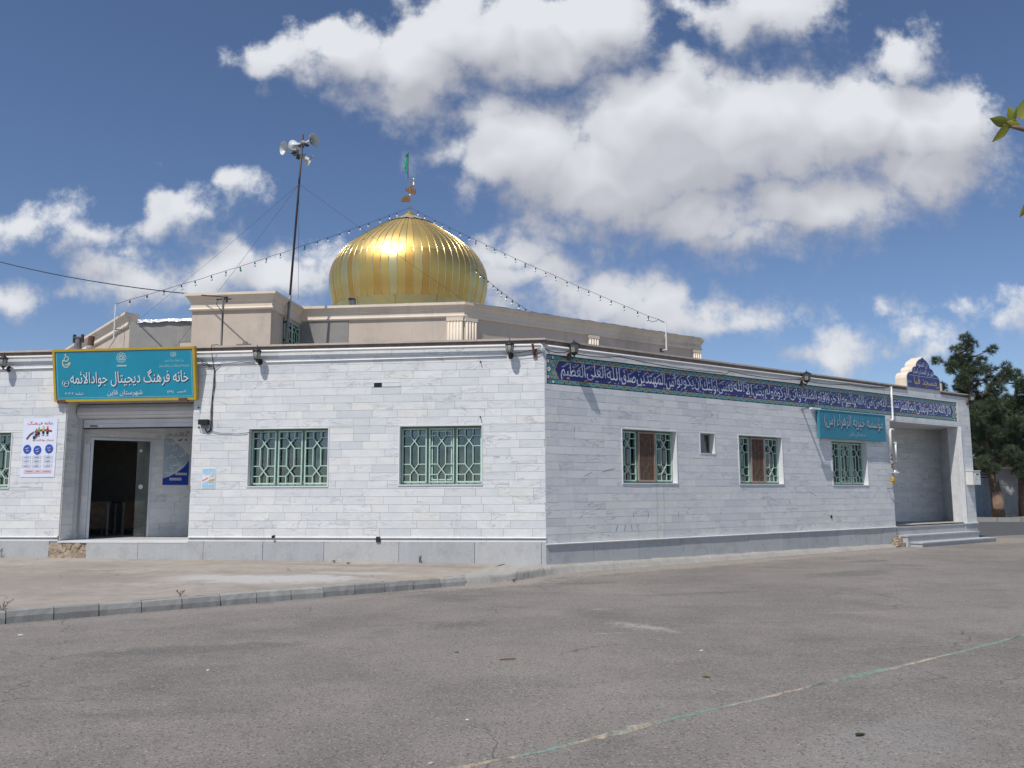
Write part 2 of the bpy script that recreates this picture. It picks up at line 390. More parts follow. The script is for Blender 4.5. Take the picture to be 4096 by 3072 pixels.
def pavement_mat():
    m, t, b = base_mat('dusty_pavement')
    pos = t.new('ShaderNodeNewGeometry').outputs['Position']
    c = t.mix(t.rng(t.noise(pos, 0.5, 7, 0.65), 0.35, 0.65), (0.285, 0.25, 0.218), (0.385, 0.345, 0.305))
    c = t.mix(t.math('MULTIPLY', t.rng(t.noise(pos, 2.4, 8, 0.7), 0.48, 0.7), 0.6), c, (0.235, 0.20, 0.172))
    nz = t.math('SUBTRACT', t.noise(pos, 2.4, 6, 0.68), 0.5)
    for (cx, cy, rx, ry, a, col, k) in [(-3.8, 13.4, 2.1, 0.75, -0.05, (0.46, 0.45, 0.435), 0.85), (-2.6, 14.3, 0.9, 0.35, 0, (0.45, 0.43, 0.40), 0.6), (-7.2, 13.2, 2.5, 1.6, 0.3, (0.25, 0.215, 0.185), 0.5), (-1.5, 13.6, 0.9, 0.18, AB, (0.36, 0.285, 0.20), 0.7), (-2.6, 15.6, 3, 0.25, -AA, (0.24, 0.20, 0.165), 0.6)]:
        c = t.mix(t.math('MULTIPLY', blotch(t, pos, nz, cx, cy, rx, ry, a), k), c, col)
    g = t.noise(pos, 110, 4, 0.7)
    c = t.mix(0.35, c, t.ramp(g, [(0.3, (0.25, 0.25, 0.25)), (0.7, (0.72, 0.72, 0.72))]), 'OVERLAY')
    wp = t.vm('MULTIPLY_ADD', t.vm('SUBTRACT', t.noise(pos, 1.6, 4, 0.6, out='Color'), (0.5, 0.5, 0.5)), (0.7, 0.7, 0), pos)
    cv = t.new('ShaderNodeTexVoronoi', feature='DISTANCE_TO_EDGE'); cv.inputs['Scale'].default_value = 0.8; t.l.new(wp, cv.inputs['Vector'])
    crack = t.math('MULTIPLY', t.rng(cv.outputs['Distance'], 0.0, 0.010, 1, 0), t.rng(t.noise(pos, 0.6, 3), 0.46, 0.58))
    c = t.mix(t.math('MULTIPLY', crack, 0.7), c, (0.12, 0.105, 0.09))
    sp = t.rng(t.noise(pos, 35, 2, 0.5), 0.66, 0.74)
    c = t.mix(t.math('MULTIPLY', sp, 0.6), c, (0.11, 0.10, 0.09))
    t.l.new(c, b.inputs['Base Color']); b.inputs['Roughness'].default_value = 0.92; b.inputs['Specular IOR Level'].default_value = 0.2
    bn = t.new('ShaderNodeBump'); bn.inputs['Strength'].default_value = 0.4; bn.inputs['Distance'].default_value = 0.012
    t.l.new(t.math('ADD', t.noise(pos, 9, 6, 0.6), t.math('MULTIPLY', g, 0.4)), bn.inputs['Height']); t.l.new(bn.outputs[0], b.inputs['Normal'])
    return m
def plaster_mat(name, a, bcol, dirt):
    m, t, b = base_mat(name)
    pos = t.new('ShaderNodeNewGeometry').outputs['Position']
    c = t.mix(t.rng(t.noise(pos, 1.2, 7, 0.62), 0.35, 0.68), a, bcol)
    run = t.rng(t.noise(t.vm('MULTIPLY', pos, (2.5, 2.5, 0.5)), 1.4, 6, 0.65), 0.54, 0.74)
    c = t.mix(t.math('MULTIPLY', run, 0.7), c, dirt)
    c = t.mix(t.math('MULTIPLY', t.rng(t.noise(pos, 0.7, 6, 0.7), 0.52, 0.66), 0.35), c, tuple(x * 0.72 for x in dirt))
    g = t.noise(pos, 70, 4, 0.6)
    t.l.new(c, b.inputs['Base Color']); b.inputs['Roughness'].default_value = 0.9; b.inputs['Specular IOR Level'].default_value = 0.2
    bn = t.new('ShaderNodeBump'); bn.inputs['Strength'].default_value = 0.3; bn.inputs['Distance'].default_value = 0.01
    t.l.new(g, bn.inputs['Height']); t.l.new(bn.outputs[0], b.inputs['Normal'])
    return m
def gold_mat(name, stops, rough=0.40):
    m, t, b = base_mat(name)
    oi = t.new('ShaderNodeObjectInfo').outputs['Random']
    c = t.ramp(oi, stops, 'CONSTANT')
    pos = t.new('ShaderNodeTexCoord').outputs['Object']
    n = t.noise(pos, 1.8, 5, 0.6)
    c = t.mix(t.math('MULTIPLY', t.rng(n, 0.4, 0.7), 0.16), c, (0.46, 0.33, 0.13))
    t.l.new(c, b.inputs['Base Color']); b.inputs['Metallic'].default_value = 1.0
    t.l.new(t.math('ADD', t.rng(n, 0.3, 0.7, rough - 0.03, rough + 0.06), t.math('MULTIPLY', oi, 0.05)), b.inputs['Roughness'])
    wv = t.noise(t.vm('MULTIPLY', pos, (1, 1, 0.6)), 2.2, 3, 0.5)
    bn = t.new('ShaderNodeBump'); bn.inputs['Strength'].default_value = 0.06; bn.inputs['Distance'].default_value = 0.05
    t.l.new(wv, bn.inputs['Height']); t.l.new(bn.outputs[0], b.inputs['Normal'])
    return m
def glass_mat(name='window_glass', tint=(0.62, 0.68, 0.68), k=0.16):
    m = bpy.data.materials.new(name); m.use_nodes = True; t = NT(m.node_tree); t.n.clear()
    tr = t.new('ShaderNodeBsdfTransparent'); tr.inputs[0].default_value = (*tint, 1)
    gl = t.new('ShaderNodeBsdfGlossy'); gl.inputs[0].default_value = (0.9, 0.95, 0.95, 1); gl.inputs['Roughness'].default_value = 0.03
    fr = t.new('ShaderNodeFresnel'); fr.inputs[0].default_value = 1.5
    pos = t.new('ShaderNodeNewGeometry').outputs['Position']
    dirt = t.rng(t.noise(pos, 4, 5, 0.6), 0.4, 0.8, 0.0, 0.08)
    f = t.math('ADD', t.math('MULTIPLY_ADD', fr.outputs[0], 1.0, k * 0.4), dirt, clamp=True)
    mx = t.new('ShaderNodeMixShader'); t.l.new(f, mx.inputs[0]); t.l.new(tr.outputs[0], mx.inputs[1]); t.l.new(gl.outputs[0], mx.inputs[2])
    o = t.new('ShaderNodeOutputMaterial'); t.l.new(mx.outputs[0], o.inputs[0])
    return m

M = {}
M['marble'] = marble_mat()
M['joint'] = mat('joint_mortar', (0.60, 0.605, 0.605), 0.9)
M['plinth'] = stone_mat('grey_plinth_stone',  [(0.42, 0.44, 0.455), (0.47, 0.485, 0.495), (0.50, 0.505, 0.505), (0.44, 0.46, 0.475)], (0.31, 0.30, 0.285))
M['trim'] = mat('white_stone_trim', (0.72, 0.73, 0.735), 0.45, var=0.06, dirt=(0.58, 0.57, 0.545))
M['coping'] = mat('beige_coping', (0.52, 0.455, 0.395), 0.85, var=0.15, dirt=(0.34, 0.29, 0.25), bump=0.3)
M['under'] = mat('brown_fascia_board', (0.185, 0.145, 0.125), 0.8, var=0.25)
M['plaster'] = plaster_mat('beige_plaster', (0.56, 0.475, 0.395), (0.63, 0.545, 0.46), (0.44, 0.38, 0.325))
M['cornice'] = plaster_mat('cream_stone', (0.73, 0.63, 0.515), (0.80, 0.705, 0.59), (0.60, 0.515, 0.425))
M['cement'] = plaster_mat('grey_cement_render', (0.25, 0.245, 0.235), (0.35, 0.34, 0.32), (0.17, 0.165, 0.16))
M['roof'] = mat('bitumen_roof', (0.24, 0.23, 0.22), 0.9)
M['dark'] = mat('painted_opening_shade', (0.02, 0.02, 0.02), 0.9)  # near-black colour stands in for the shade inside openings
M['black'] = mat('black_metal', (0.022, 0.023, 0.025), 0.45, var=0.3)
M['blackplastic'] = mat('black_plastic', (0.018, 0.018, 0.019), 0.55)
M['wire'] = mat('black_cable', (0.025, 0.025, 0.027), 0.6)
M['wiregrey'] = mat('grey_wire', (0.10, 0.10, 0.11), 0.5)
M['white'] = mat('white_paint', (0.78, 0.78, 0.78), 0.4, var=0.05)
M['whitedirty'] = mat('weathered_white_paint', (0.72, 0.72, 0.71), 0.5, var=0.08, dirt=(0.50, 0.47, 0.43), dscale=6)
M['green'] = mat('pale_green_steel', (0.44, 0.61, 0.52), 0.45, var=0.08, dirt=(0.34, 0.46, 0.39), dscale=5)
M['greendark'] = mat('green_window_frame', (0.21, 0.335, 0.285), 0.5, var=0.12)
M['bronze'] = mat('bronze_screen_frame', (0.33, 0.235, 0.185), 0.5, var=0.1)
M['glass'] = glass_mat()
M['glassdoor'] = glass_mat('door_glass', (0.75, 0.80, 0.78), 0.03)
M['alu'] = mat('aluminium', (0.62, 0.63, 0.65), 0.38, 0.6, var=0.06)
M['shutter'] = mat('shutter_paint', (0.66, 0.665, 0.68), 0.45, 0.1, var=0.05, dirt=(0.52, 0.51, 0.50), dscale=3)
M['rust'] = mat('rusty_steel', (0.165, 0.085, 0.065), 0.75, 0.2, var=0.35, scale=20)
M['pole'] = mat('dark_steel_pole', (0.075, 0.058, 0.062), 0.55, 0.3, var=0.35, scale=4)
M['polegrey'] = mat('grey_steel_pipe', (0.24, 0.235, 0.235), 0.55, 0.4, var=0.2)
M['horn'] = mat('pale_grey_horn', (0.56, 0.60, 0.60), 0.45, var=0.06, dirt=(0.42, 0.43, 0.41), dscale=4)
M['sign'] = mat('turquoise_panel', (0.020, 0.30, 0.44), 0.35, var=0.10, scale=1.2)
M['sign2'] = mat('faded_turquoise_panel', (0.035, 0.235, 0.335), 0.45, var=0.10, scale=2)
M['yellow'] = mat('yellow_frame', (0.58, 0.38, 0.035), 0.4, var=0.08)
M['letter'] = mat('white_lettering', (0.80, 0.81, 0.85), 0.4, var=0.03)
M['letterdark'] = mat('letter_edge', (0.035, 0.055, 0.085), 0.5)
M['letterfade'] = mat('faded_lettering', (0.48, 0.50, 0.56), 0.5, var=0.15)
M['cream_ink'] = mat('cream_emblem', (0.66, 0.66, 0.50), 0.5)
M['pale_ink'] = mat('pale_blue_emblem', (0.42, 0.66, 0.66), 0.5)
M['tileblue'] = mat('cobalt_tile', (0.030, 0.027, 0.165), 0.12, var=0.25, scale=3, spec=0.5)
M['tileteal'] = mat('turquoise_tile', (0.085, 0.28, 0.28), 0.15, var=0.35, scale=25, spec=0.5)
M['tilegreen'] = mat('muted_green_tile', (0.14, 0.25, 0.225), 0.2, var=0.35, scale=30, spec=0.5)
M['tilepale'] = mat('pale_motif_glaze', (0.34, 0.42, 0.37), 0.2, var=0.2, scale=20)
M['tilewhite'] = mat('white_glaze', (0.70, 0.72, 0.80), 0.15, var=0.04, spec=0.5)
M['tileyellow'] = mat('yellow_glaze', (0.60, 0.38, 0.08), 0.2, var=0.1)
M['tilered'] = mat('red_glaze', (0.36, 0.10, 0.09), 0.2)
M['tileblack'] = mat('black_glaze', (0.010, 0.014, 0.035), 0.2)
M['goldletter'] = mat('gold_lettering', (0.66, 0.45, 0.13), 0.3, var=0.08)
G1, G2, G3, G4 = (0.76, 0.525, 0.165), (0.68, 0.58, 0.29), (0.71, 0.43, 0.12), (0.78, 0.57, 0.22)
M['gold'] = gold_mat('gold_sheet', [(0.0, G1), (0.22, G4), (0.42, G2), (0.58, G3), (0.72, G1), (0.84, G2), (0.92, G4)])
M['goldup'] = gold_mat('aged_gold_sheet', [(0.0, (0.76, 0.56, 0.21)), (0.35, (0.72, 0.545, 0.23)), (0.6, (0.79, 0.58, 0.20)), (0.85, (0.70, 0.55, 0.25))], 0.46)
M['goldpale'] = gold_mat('pale_gold_strip', [(0.0, (0.72, 0.60, 0.27)), (0.3, (0.66, 0.56, 0.28)), (0.6, (0.76, 0.60, 0.24)), (0.8, (0.62, 0.54, 0.30))], 0.30)
M['seam'] = mat('bright_gold_seam', (0.82, 0.70, 0.42), 0.25, 1.0, var=0.1)
M['petal'] = mat('pale_silver_gold', (0.80, 0.74, 0.58), 0.35, 0.75, var=0.12, scale=3)
M['brass'] = mat('dull_brass', (0.42, 0.29, 0.10), 0.45, 0.7, var=0.2)
M['brown'] = mat('brown_painted_metal', (0.20, 0.11, 0.055), 0.5, 0.3, var=0.2)
M['flag'] = mat('green_cloth', (0.02, 0.36, 0.20), 0.8, var=0.3, scale=8)
M['bulb'] = mat('bulb_glass', (0.80, 0.82, 0.84), 0.12, var=0.02, spec=0.6)
M['bulbred'] = mat('red_bulb', (0.55, 0.05, 0.09), 0.2)
M['bulbgreen'] = mat('green_bulb', (0.05, 0.34, 0.19), 0.2)
M['paper'] = mat('poster_paper', (0.74, 0.78, 0.90), 0.35, var=0.03)
M['inkred'] = mat('red_ink', (0.55, 0.03, 0.09), 0.5)
M['inkblack'] = mat('black_ink', (0.02, 0.02, 0.025), 0.5)
M['inkblue'] = mat('blue_ink', (0.04, 0.10, 0.42), 0.4, var=0.15)
M['inkpink'] = mat('pink_ink', (0.72, 0.55, 0.60), 0.5)
M['inkgrey'] = mat('grey_ink', (0.20, 0.21, 0.24), 0.5)
M['posterblue'] = mat('pale_blue_print', (0.36, 0.45, 0.52), 0.4, var=0.2, scale=1.2)
M['postergrey'] = mat('pale_grey_print', (0.60, 0.62, 0.63), 0.4, var=0.06)
M['royal'] = mat('royal_blue_print', (0.012, 0.05, 0.36), 0.35, var=0.08)
M['sky_print'] = mat('sky_blue_print', (0.36, 0.60, 0.80), 0.4, var=0.08)
M['orange_print'] = mat('orange_print', (0.62, 0.40, 0.12), 0.5)
M['salmon_print'] = mat('salmon_print', (0.66, 0.33, 0.24), 0.5)
M['navy'] = mat('navy_print', (0.02, 0.07, 0.20), 0.5)
M['concrete'] = stone_mat('rough_concrete', [(0.33, 0.315, 0.285), (0.38, 0.36, 0.325), (0.30, 0.29, 0.27), (0.36, 0.36, 0.345)], (0.22, 0.205, 0.185))
M['kerb'] = stone_mat('kerb_concrete', [(0.235, 0.238, 0.23), (0.31, 0.31, 0.29), (0.38, 0.385, 0.355), (0.265, 0.265, 0.255), (0.33, 0.325, 0.305)], (0.24, 0.22, 0.195))
M['rubble'] = mat('broken_brick_clay', (0.40, 0.32, 0.235), 0.95, var=0.45, scale=11, dirt=(0.20, 0.165, 0.13), dscale=9, bump=0.9, bscale=25)
M['asphalt'] = asphalt_mat()
M['pavement'] = pavement_mat()
M['tar'] = mat('dark_asphalt', (0.085, 0.087, 0.092), 0.85, var=0.15, bump=0.3, bscale=90)
M['edging'] = None
M['sand'] = mat('sandy_soil', (0.36, 0.30, 0.235), 0.95, var=0.18, scale=2, bump=0.4)
M['foil'] = mat('silver_roof_foil', (0.80, 0.81, 0.83), 0.25, 0.6, var=0.05, bump=0.6, bscale=14)
M['bark'] = mat('pine_bark', (0.13, 0.095, 0.07), 0.9, var=0.35, scale=9, bump=0.8, bscale=18)
M['barkpeeled'] = mat('peeled_bark', (0.28, 0.19, 0.13), 0.9, var=0.3, scale=9, bump=0.6, bscale=18)  # paler brown of the peeled patch on the trunk
M['twig'] = mat('twig_bark', (0.20, 0.13, 0.09), 0.8, var=0.2, scale=40)
M['blockwall'] = mat('painted_block_wall', (0.40, 0.42, 0.43), 0.85, var=0.12, scale=1.5, dirt=(0.28, 0.28, 0.27))
M['gate'] = mat('blue_grey_gate', (0.20, 0.27, 0.33), 0.5, var=0.12)
M['room'] = mat('room_wall', (0.35, 0.33, 0.30), 0.9)
M['wood'] = mat('brown_desk', (0.16, 0.10, 0.06), 0.5, var=0.3, scale=8)
M['curtain'] = mat('grey_curtain', (0.22, 0.235, 0.26), 0.9, var=0.1)
M['browncloth'] = mat('brown_curtain', (0.22, 0.135, 0.10), 0.9, var=0.12)
M['whitecloth'] = mat('white_sack', (0.66, 0.67, 0.70), 0.8, var=0.1)
M['greenplastic'] = mat('green_plastic', (0.06, 0.42, 0.08), 0.4)
M['yellowvalve'] = mat('yellow_valve', (0.62, 0.36, 0.03), 0.4)
M['meter'] = mat('ivory_meter_box', (0.70, 0.71, 0.66), 0.45, var=0.04)

def leaf_mat(name, a, b2, trans=0.3):
    m, t, b = base_mat(name)
    at = t.new('ShaderNodeAttribute', attribute_name='tone').outputs['Fac']
    pos = t.new('ShaderNodeNewGeometry').outputs['Position']
    f = t.math('MULTIPLY_ADD', t.noise(pos, 1.6, 3), 0.6, t.math('MULTIPLY', at, 0.5))
    c = t.mix(t.rng(f, 0.25, 0.85), a, b2)
    t.l.new(c, b.inputs['Base Color']); b.inputs['Roughness'].default_value = 0.6
    tl = t.new('ShaderNodeBsdfTranslucent'); t.l.new(c, tl.inputs[0])
    mx = t.new('ShaderNodeMixShader'); mx.inputs[0].default_value = trans
    o = t.n['Material Output']
    t.l.new(b.outputs[0], mx.inputs[1]); t.l.new(tl.outputs[0], mx.inputs[2]); t.l.new(mx.outputs[0], o.inputs[0])
    return m
M['needle'] = leaf_mat('pine_needles', (0.045, 0.072, 0.042), (0.135, 0.175, 0.090), 0.30)
M['needlepale'] = leaf_mat('distant_needles', (0.060, 0.085, 0.060), (0.10, 0.14, 0.08), 0.25)
M['leaf'] = leaf_mat('broad_leaf', (0.17, 0.21, 0.035), (0.42, 0.40, 0.06), 0.45)
M['weed'] = leaf_mat('weed_leaf', (0.07, 0.10, 0.045), (0.15, 0.17, 0.08), 0.3)
def edging_mat():
    m, t, b = base_mat('edge_with_worn_green_paint')
    pos = t.new('ShaderNodeNewGeometry').outputs['Position']
    along = t.vm('DOT_PRODUCT', pos, (0.8, 0.6, 0), out=1)
    n = t.noise(t.vm('MULTIPLY', pos, (1, 1, 0)), 0.9, 2, 0.5)
    f = t.rng(n, 0.46, 0.53)
    c = t.mix(f, (0.44, 0.36, 0.265), (0.18, 0.285, 0.24))
    c = t.mix(t.rng(t.noise(pos, 14, 6, 0.75), 0.44, 0.60), c, (0.19, 0.175, 0.16))
    t.l.new(c, b.inputs['Base Color']); b.inputs['Roughness'].default_value = 0.9
    return m
M['edging'] = edging_mat()

# ------------------------------------------------------------------ lettering
_F = {'ء': (0xFE80, 1), 'آ': (0xFE81, 2), 'أ': (0xFE83, 2), 'ؤ': (0xFE85, 2), 'إ': (0xFE87, 2), 'ئ': (0xFE89, 4), 'ا': (0xFE8D, 2), 'ب': (0xFE8F, 4), 'ة': (0xFE93, 2), 'ت': (0xFE95, 4), 'ث': (0xFE99, 4), 'ج': (0xFE9D, 4), 'ح': (0xFEA1, 4), 'خ': (0xFEA5, 4), 'د': (0xFEA9, 2), 'ذ': (0xFEAB, 2), 'ر': (0xFEAD, 2), 'ز': (0xFEAF, 2), 'س': (0xFEB1, 4), 'ش': (0xFEB5, 4), 'ص': (0xFEB9, 4), 'ض': (0xFEBD, 4), 'ط': (0xFEC1, 4), 'ظ': (0xFEC5, 4), 'ع': (0xFEC9, 4), 'غ': (0xFECD, 4), 'ف': (0xFED1, 4), 'ق': (0xFED5, 4), 'ك': (0xFED9, 4), 'ل': (0xFEDD, 4), 'م': (0xFEE1, 4), 'ن': (0xFEE5, 4), 'ه': (0xFEE9, 4), 'و': (0xFEED, 2), 'ى': (0xFEEF, 2), 'ي': (0xFEF1, 4), 'پ': (0xFB56, 4), 'چ': (0xFB7A, 4), 'ژ': (0xFB8A, 2), 'ک': (0xFB8E, 4), 'گ': (0xFB92, 4), 'ی': (0xFBFC, 4)}
_LA = {'ا': 0xFEFB, 'أ': 0xFEF7, 'آ': 0xFEF5, 'إ': 0xFEF9}
def shape(s):
    """join Persian / Arabic letters and put them in visual order"""
    out = []; i = 0; prev = False
    while i < len(s):
        ch = s[i]
        if ch in _F:
            code, k = _F[ch]
            if ch == 'ل' and i + 1 < len(s) and s[i + 1] in _LA:
                out.append(chr(_LA[s[i + 1]] + (1 if prev else 0))); prev = False; i += 2; continue
            nxt = i + 1 < len(s) and s[i + 1] in _F and k == 4 and _F[s[i + 1]][1] > 1
            out.append(chr(code + (3 if prev and nxt else 2 if nxt else 1 if prev and k > 1 else 0)))
            prev = nxt; i += 1; continue
        prev = False
        if ch in '۰۱۲۳۴۵۶۷۸۹':
            j = i
            while j < len(s) and s[j] in '۰۱۲۳۴۵۶۷۸۹': j += 1
            out.append(s[i:j]); i = j; continue
        out.append({'(': ')', ')': '('}.get(ch, ch)); i += 1
    return ''.join(reversed(out))
_TC = {}
def glyphs(s, bold=0.0, res=3, ltr=False):
    """outline of a line of text filled by winding number (letters overlap where they join)"""
    key = (s, bold, res)
    if key in _TC: return _TC[key]
    c = bpy.data.curves.new('t', 'FONT'); c.body = s if ltr else shape(s); c.resolution_u = res; c.offset = bold; c.fill_mode = 'NONE'
    o = bpy.data.objects.new('t', c); COL.objects.link(o)
    dg = bpy.context.evaluated_depsgraph_get(); dg.update()
    me = bpy.data.meshes.new_from_object(o.evaluated_get(dg))
    vs = np.array([(v.co.x, v.co.y) for v in me.vertices]).reshape(-1, 2); es = np.array([tuple(e.vertices) for e in me.edges], dtype=int).reshape(-1, 2)
    bpy.data.objects.remove(o); bpy.data.curves.remove(c); bpy.data.meshes.remove(me)
    if not len(vs): _TC[key] = ([], []); return _TC[key]
    # put every edge in running order: i -> i+1, closing edge last -> first
    lo, hi = es.min(1), es.max(1); run = hi - lo == 1
    es = np.where(run[:, None], np.stack([lo, hi], 1), np.stack([hi, lo], 1))
    V, E, F = [], [], []
    # one word at a time keeps the triangulation small
    r = delaunay_2d_cdt([Vector(v) for v in vs], [tuple(map(int, e)) for e in es], [], 0, 1e-5)
    ov = np.array([tuple(v) for v in r[0]]); tri = np.array([t for t in r[2] if len(t) == 3])
    cen = ov[tri].mean(1); a, b = vs[es[:, 0]], vs[es[:, 1]]
    wn = np.zeros(len(cen), int)
    for k in range(0, len(cen), 400):
        p = cen[k:k + 400][:, None, :]
        cr = (b[:, 0] - a[:, 0]) * (p[..., 1] - a[:, 1]) - (p[..., 0] - a[:, 0]) * (b[:, 1] - a[:, 1])
        up = (a[:, 1] <= p[..., 1]) & (b[:, 1] > p[..., 1]) & (cr > 0); dn = (a[:, 1] > p[..., 1]) & (b[:, 1] <= p[..., 1]) & (cr < 0)
        wn[k:k + 400] = up.sum(1) - dn.sum(1)
    fs = [tuple(map(int, t)) for t in tri[wn != 0]]
    used = sorted({i for f in fs for i in f}); ix = {u: k for k, u in enumerate(used)}
    _TC[key] = ([tuple(ov[u]) for u in used], [tuple(ix[i] for i in f) for f in fs]); return _TC[key]
def write(parent, s, x0, x1, z0, z1, mt, y=-0.004, bold=0.0, res=3, name='lettering', ltr=False, skew=0.0, warp=None, mb=None):
    """lettering fitted into the box x0..x1, z0..z1 of the parent's front plane"""
    vs, fs = glyphs(s, bold, res, ltr)
    if not vs: return None
    xs = [v[0] for v in vs]; zs = [v[1] for v in vs]
    ax, bx, az, bz = min(xs), max(xs), min(zs), max(zs)
    sx = (x1 - x0) / max(bx - ax, 1e-6); sz = (z1 - z0) / max(bz - az, 1e-6)
    pts = [(x0 + (x - ax) * sx + skew * (z - az) * sz, y, z0 + (z - az) * sz) for x, z in vs]
    if warp: pts = [warp(p) for p in pts]
    if mb is not None:
        mb.add(pts, fs); return None
    b = MB(); b.add(pts, fs)
    return part(parent, name, b, mt)
def strokes(mb, lines, w, y):
    """poly-lines in x-z as flat ribbons"""
    for ln in lines:
        for (a, b) in zip(ln[:-1], ln[1:]):
            ax, az = a; bx, bz = b; L = math.hypot(bx - ax, bz - az) or 1
            nx, nz = -(bz - az) / L * w / 2, (bx - ax) / L * w / 2
            mb.quad((ax - nx, y, az - nz), (bx - nx, y, bz - nz), (bx + nx, y, bz + nz), (ax + nx, y, az + nz))
    return mb
def arc(cx, cz, r, a0, a1, n=12, rz=None):
    rz = r if rz is None else rz
    return [(cx + r * math.cos(a0 + (a1 - a0) * i / n), cz + rz * math.sin(a0 + (a1 - a0) * i / n)) for i in range(n + 1)]
def disc(mb, cx, cz, rx, rz, y, n=18):
    return mb.add([(cx + rx * math.cos(2 * math.pi * i / n), y, cz + rz * math.sin(2 * math.pi * i / n)) for i in range(n)], [tuple(range(n))])

# ================================================================== SETTING
KU = Vector((0.793, 0.609, 0)).normalized(); K0 = Vector((-5.84, 9.93, 0))
def build_ground():
    b = MB(); b.quad((-500, -500, ROAD), (500, -500, ROAD), (500, 700, ROAD), (-500, 700, ROAD))
    struct('ground', b, M['asphalt'])
    # darker side road past the end of the building, its sandy verge and far kerb
    b = MB(); b.add([(x, y, ROAD + 0.004) for x, y in [(14.6, 27.6), (17.5, 29.0), (23, 31.0), (45, 36), (90, 40), (90, 52), (33, 38.2), (20, 41.3), (15.0, 43)]], [tuple(range(9))])
    struct('side_road', b, M['tar'])
    b = MB(); b.plan([(15.0, 43.2), (20, 41.5), (33, 38.4), (90, 52.2), (90, 120), (15, 120)], ROAD, 0.02)
    struct('verge', b, M['sand'])
    kb = link('far_kerb', None, None, T((15, 43, 0)), kind='structure')
    pts = [(15.0, 43.1), (20, 41.4), (33, 38.3)]
    me = MB().box(0, 0.98, -0.09, 0.09, ROAD, 0.06).mesh('kerb_stone', M['kerb'])
    for (a, c) in zip(pts[:-1], pts[1:]):
        L = math.hypot(c[0] - a[0], c[1] - a[1]); ang = math.atan2(c[1] - a[1], c[0] - a[0])
        for i in range(int(L)):
            link('kerb_stone', me, kb, T((a[0] - 15 + math.cos(ang) * i, a[1] - 43 + math.sin(ang) * i, 0)) @ Matrix.Rotation(ang, 4, 'Z'))
    # pavement between the street wall and the kerb
    b = MB(); nx, ny = 90, 14; vs = []; fs = []
    rr = random.Random(5)
    for i in range(nx + 1):
        f = i / nx
        x = -14.6 + 13.85 * f
        w = MA @ Vector((x, 0.02, 0)); w.z = 0.095 + (0.005 - 0.095) * max(0, (x + 11) / 11)
        k = K0 + KU * (-6.6 + 13.05 * f) + Vector((-KU.y, KU.x, 0)) * 0.1; k.z = -0.008
        for j in range(ny + 1):
            g = j / ny
            p = k.lerp(w, g)
            p.z += 0.012 * math.sin(3.1 * p.x + 1.7 * p.y) * math.sin(math.pi * g) + rr.uniform(-0.003, 0.003)
            vs.append(p)
    for i in range(nx):
        for j in range(ny):
            a = i * (ny + 1) + j; fs.append((a, a + ny + 1, a + ny + 2, a + 1))
    b.add(vs, fs)
    struct('pavement', b, M['pavement'], smooth=True)
    kb = link('kerb', None, None, T(K0), kind='structure')
    ang = math.atan2(KU.y, KU.x)
    meshes = []
    for v in range(5):
        r = random.Random(v); q = lambda s=0.008: r.uniform(-s, s) * 0.45
        prof = [(-0.005, ROAD - 0.05), (0.0, -0.075), (0.022, -0.012), (0.045, 0.0), (0.13, 0.0), (0.13, ROAD - 0.05)]
        mb = MB(); n = 6; vs = []
        for i in range(n + 1):
            for (y, z) in prof: vs.append((0.006 + 0.478 * i / n + q(0.004), y + q(0.006), z + q(0.007)))
        k = len(prof); fs = [(i * k + j, (i + 1) * k + j, (i + 1) * k + (j + 1) % k, i * k + (j + 1) % k) for i in range(n) for j in range(k)]
        fs += [tuple(range(k)), tuple(n * k + j for j in range(k - 1, -1, -1))]
        mb.add(vs, fs); meshes.append(mb.mesh('kerb_stone', M['kerb']))
    for i in range(-13, 13):
        link('kerb_stone', meshes[(i * 7) % 5], kb, Matrix.Rotation(ang, 4, 'Z') @ T((i * 0.49 + 0.06, random.uniform(-0.006, 0.006), random.uniform(-0.012, 0.004))))
    # rough cast concrete strip from the end of the kerb along the foot of the side wall
    pp = Vector((-KU.y, KU.x, 0)) * 0.10
    front = [K0 + KU * 6.40, K0 + KU * 6.9, K0 + KU * 7.35 + Vector((0.03, 0.10, 0)), MB_ @ Vector((0.05, -0.30, 0)), MB_ @ Vector((0.7, -0.23, 0)), MB_ @ Vector((4, -0.2, 0)), MB_ @ Vector((8, -0.22, 0)), MB_ @ Vector((11.9, -0.17, 0))]
    back = [K0 + KU * 6.40 + pp, MA @ Vector((-0.80, 0.02, 0)), MA @ Vector((-0.30, 0.02, 0)), MB_ @ Vector((0.04, 0.03, 0)), MB_ @ Vector((0.7, 0.03, 0)), MB_ @ Vector((4, 0.03, 0)), MB_ @ Vector((8, 0.03, 0)), MB_ @ Vector((11.9, 0.03, 0))]
    def along(path, f):
        L = [0]
        for a, c in zip(path[:-1], path[1:]): L.append(L[-1] + (c - a).length)
        return L
    Lf = along(front, 0); n = 420; vs = []; fs = []
    r = random.Random(3)
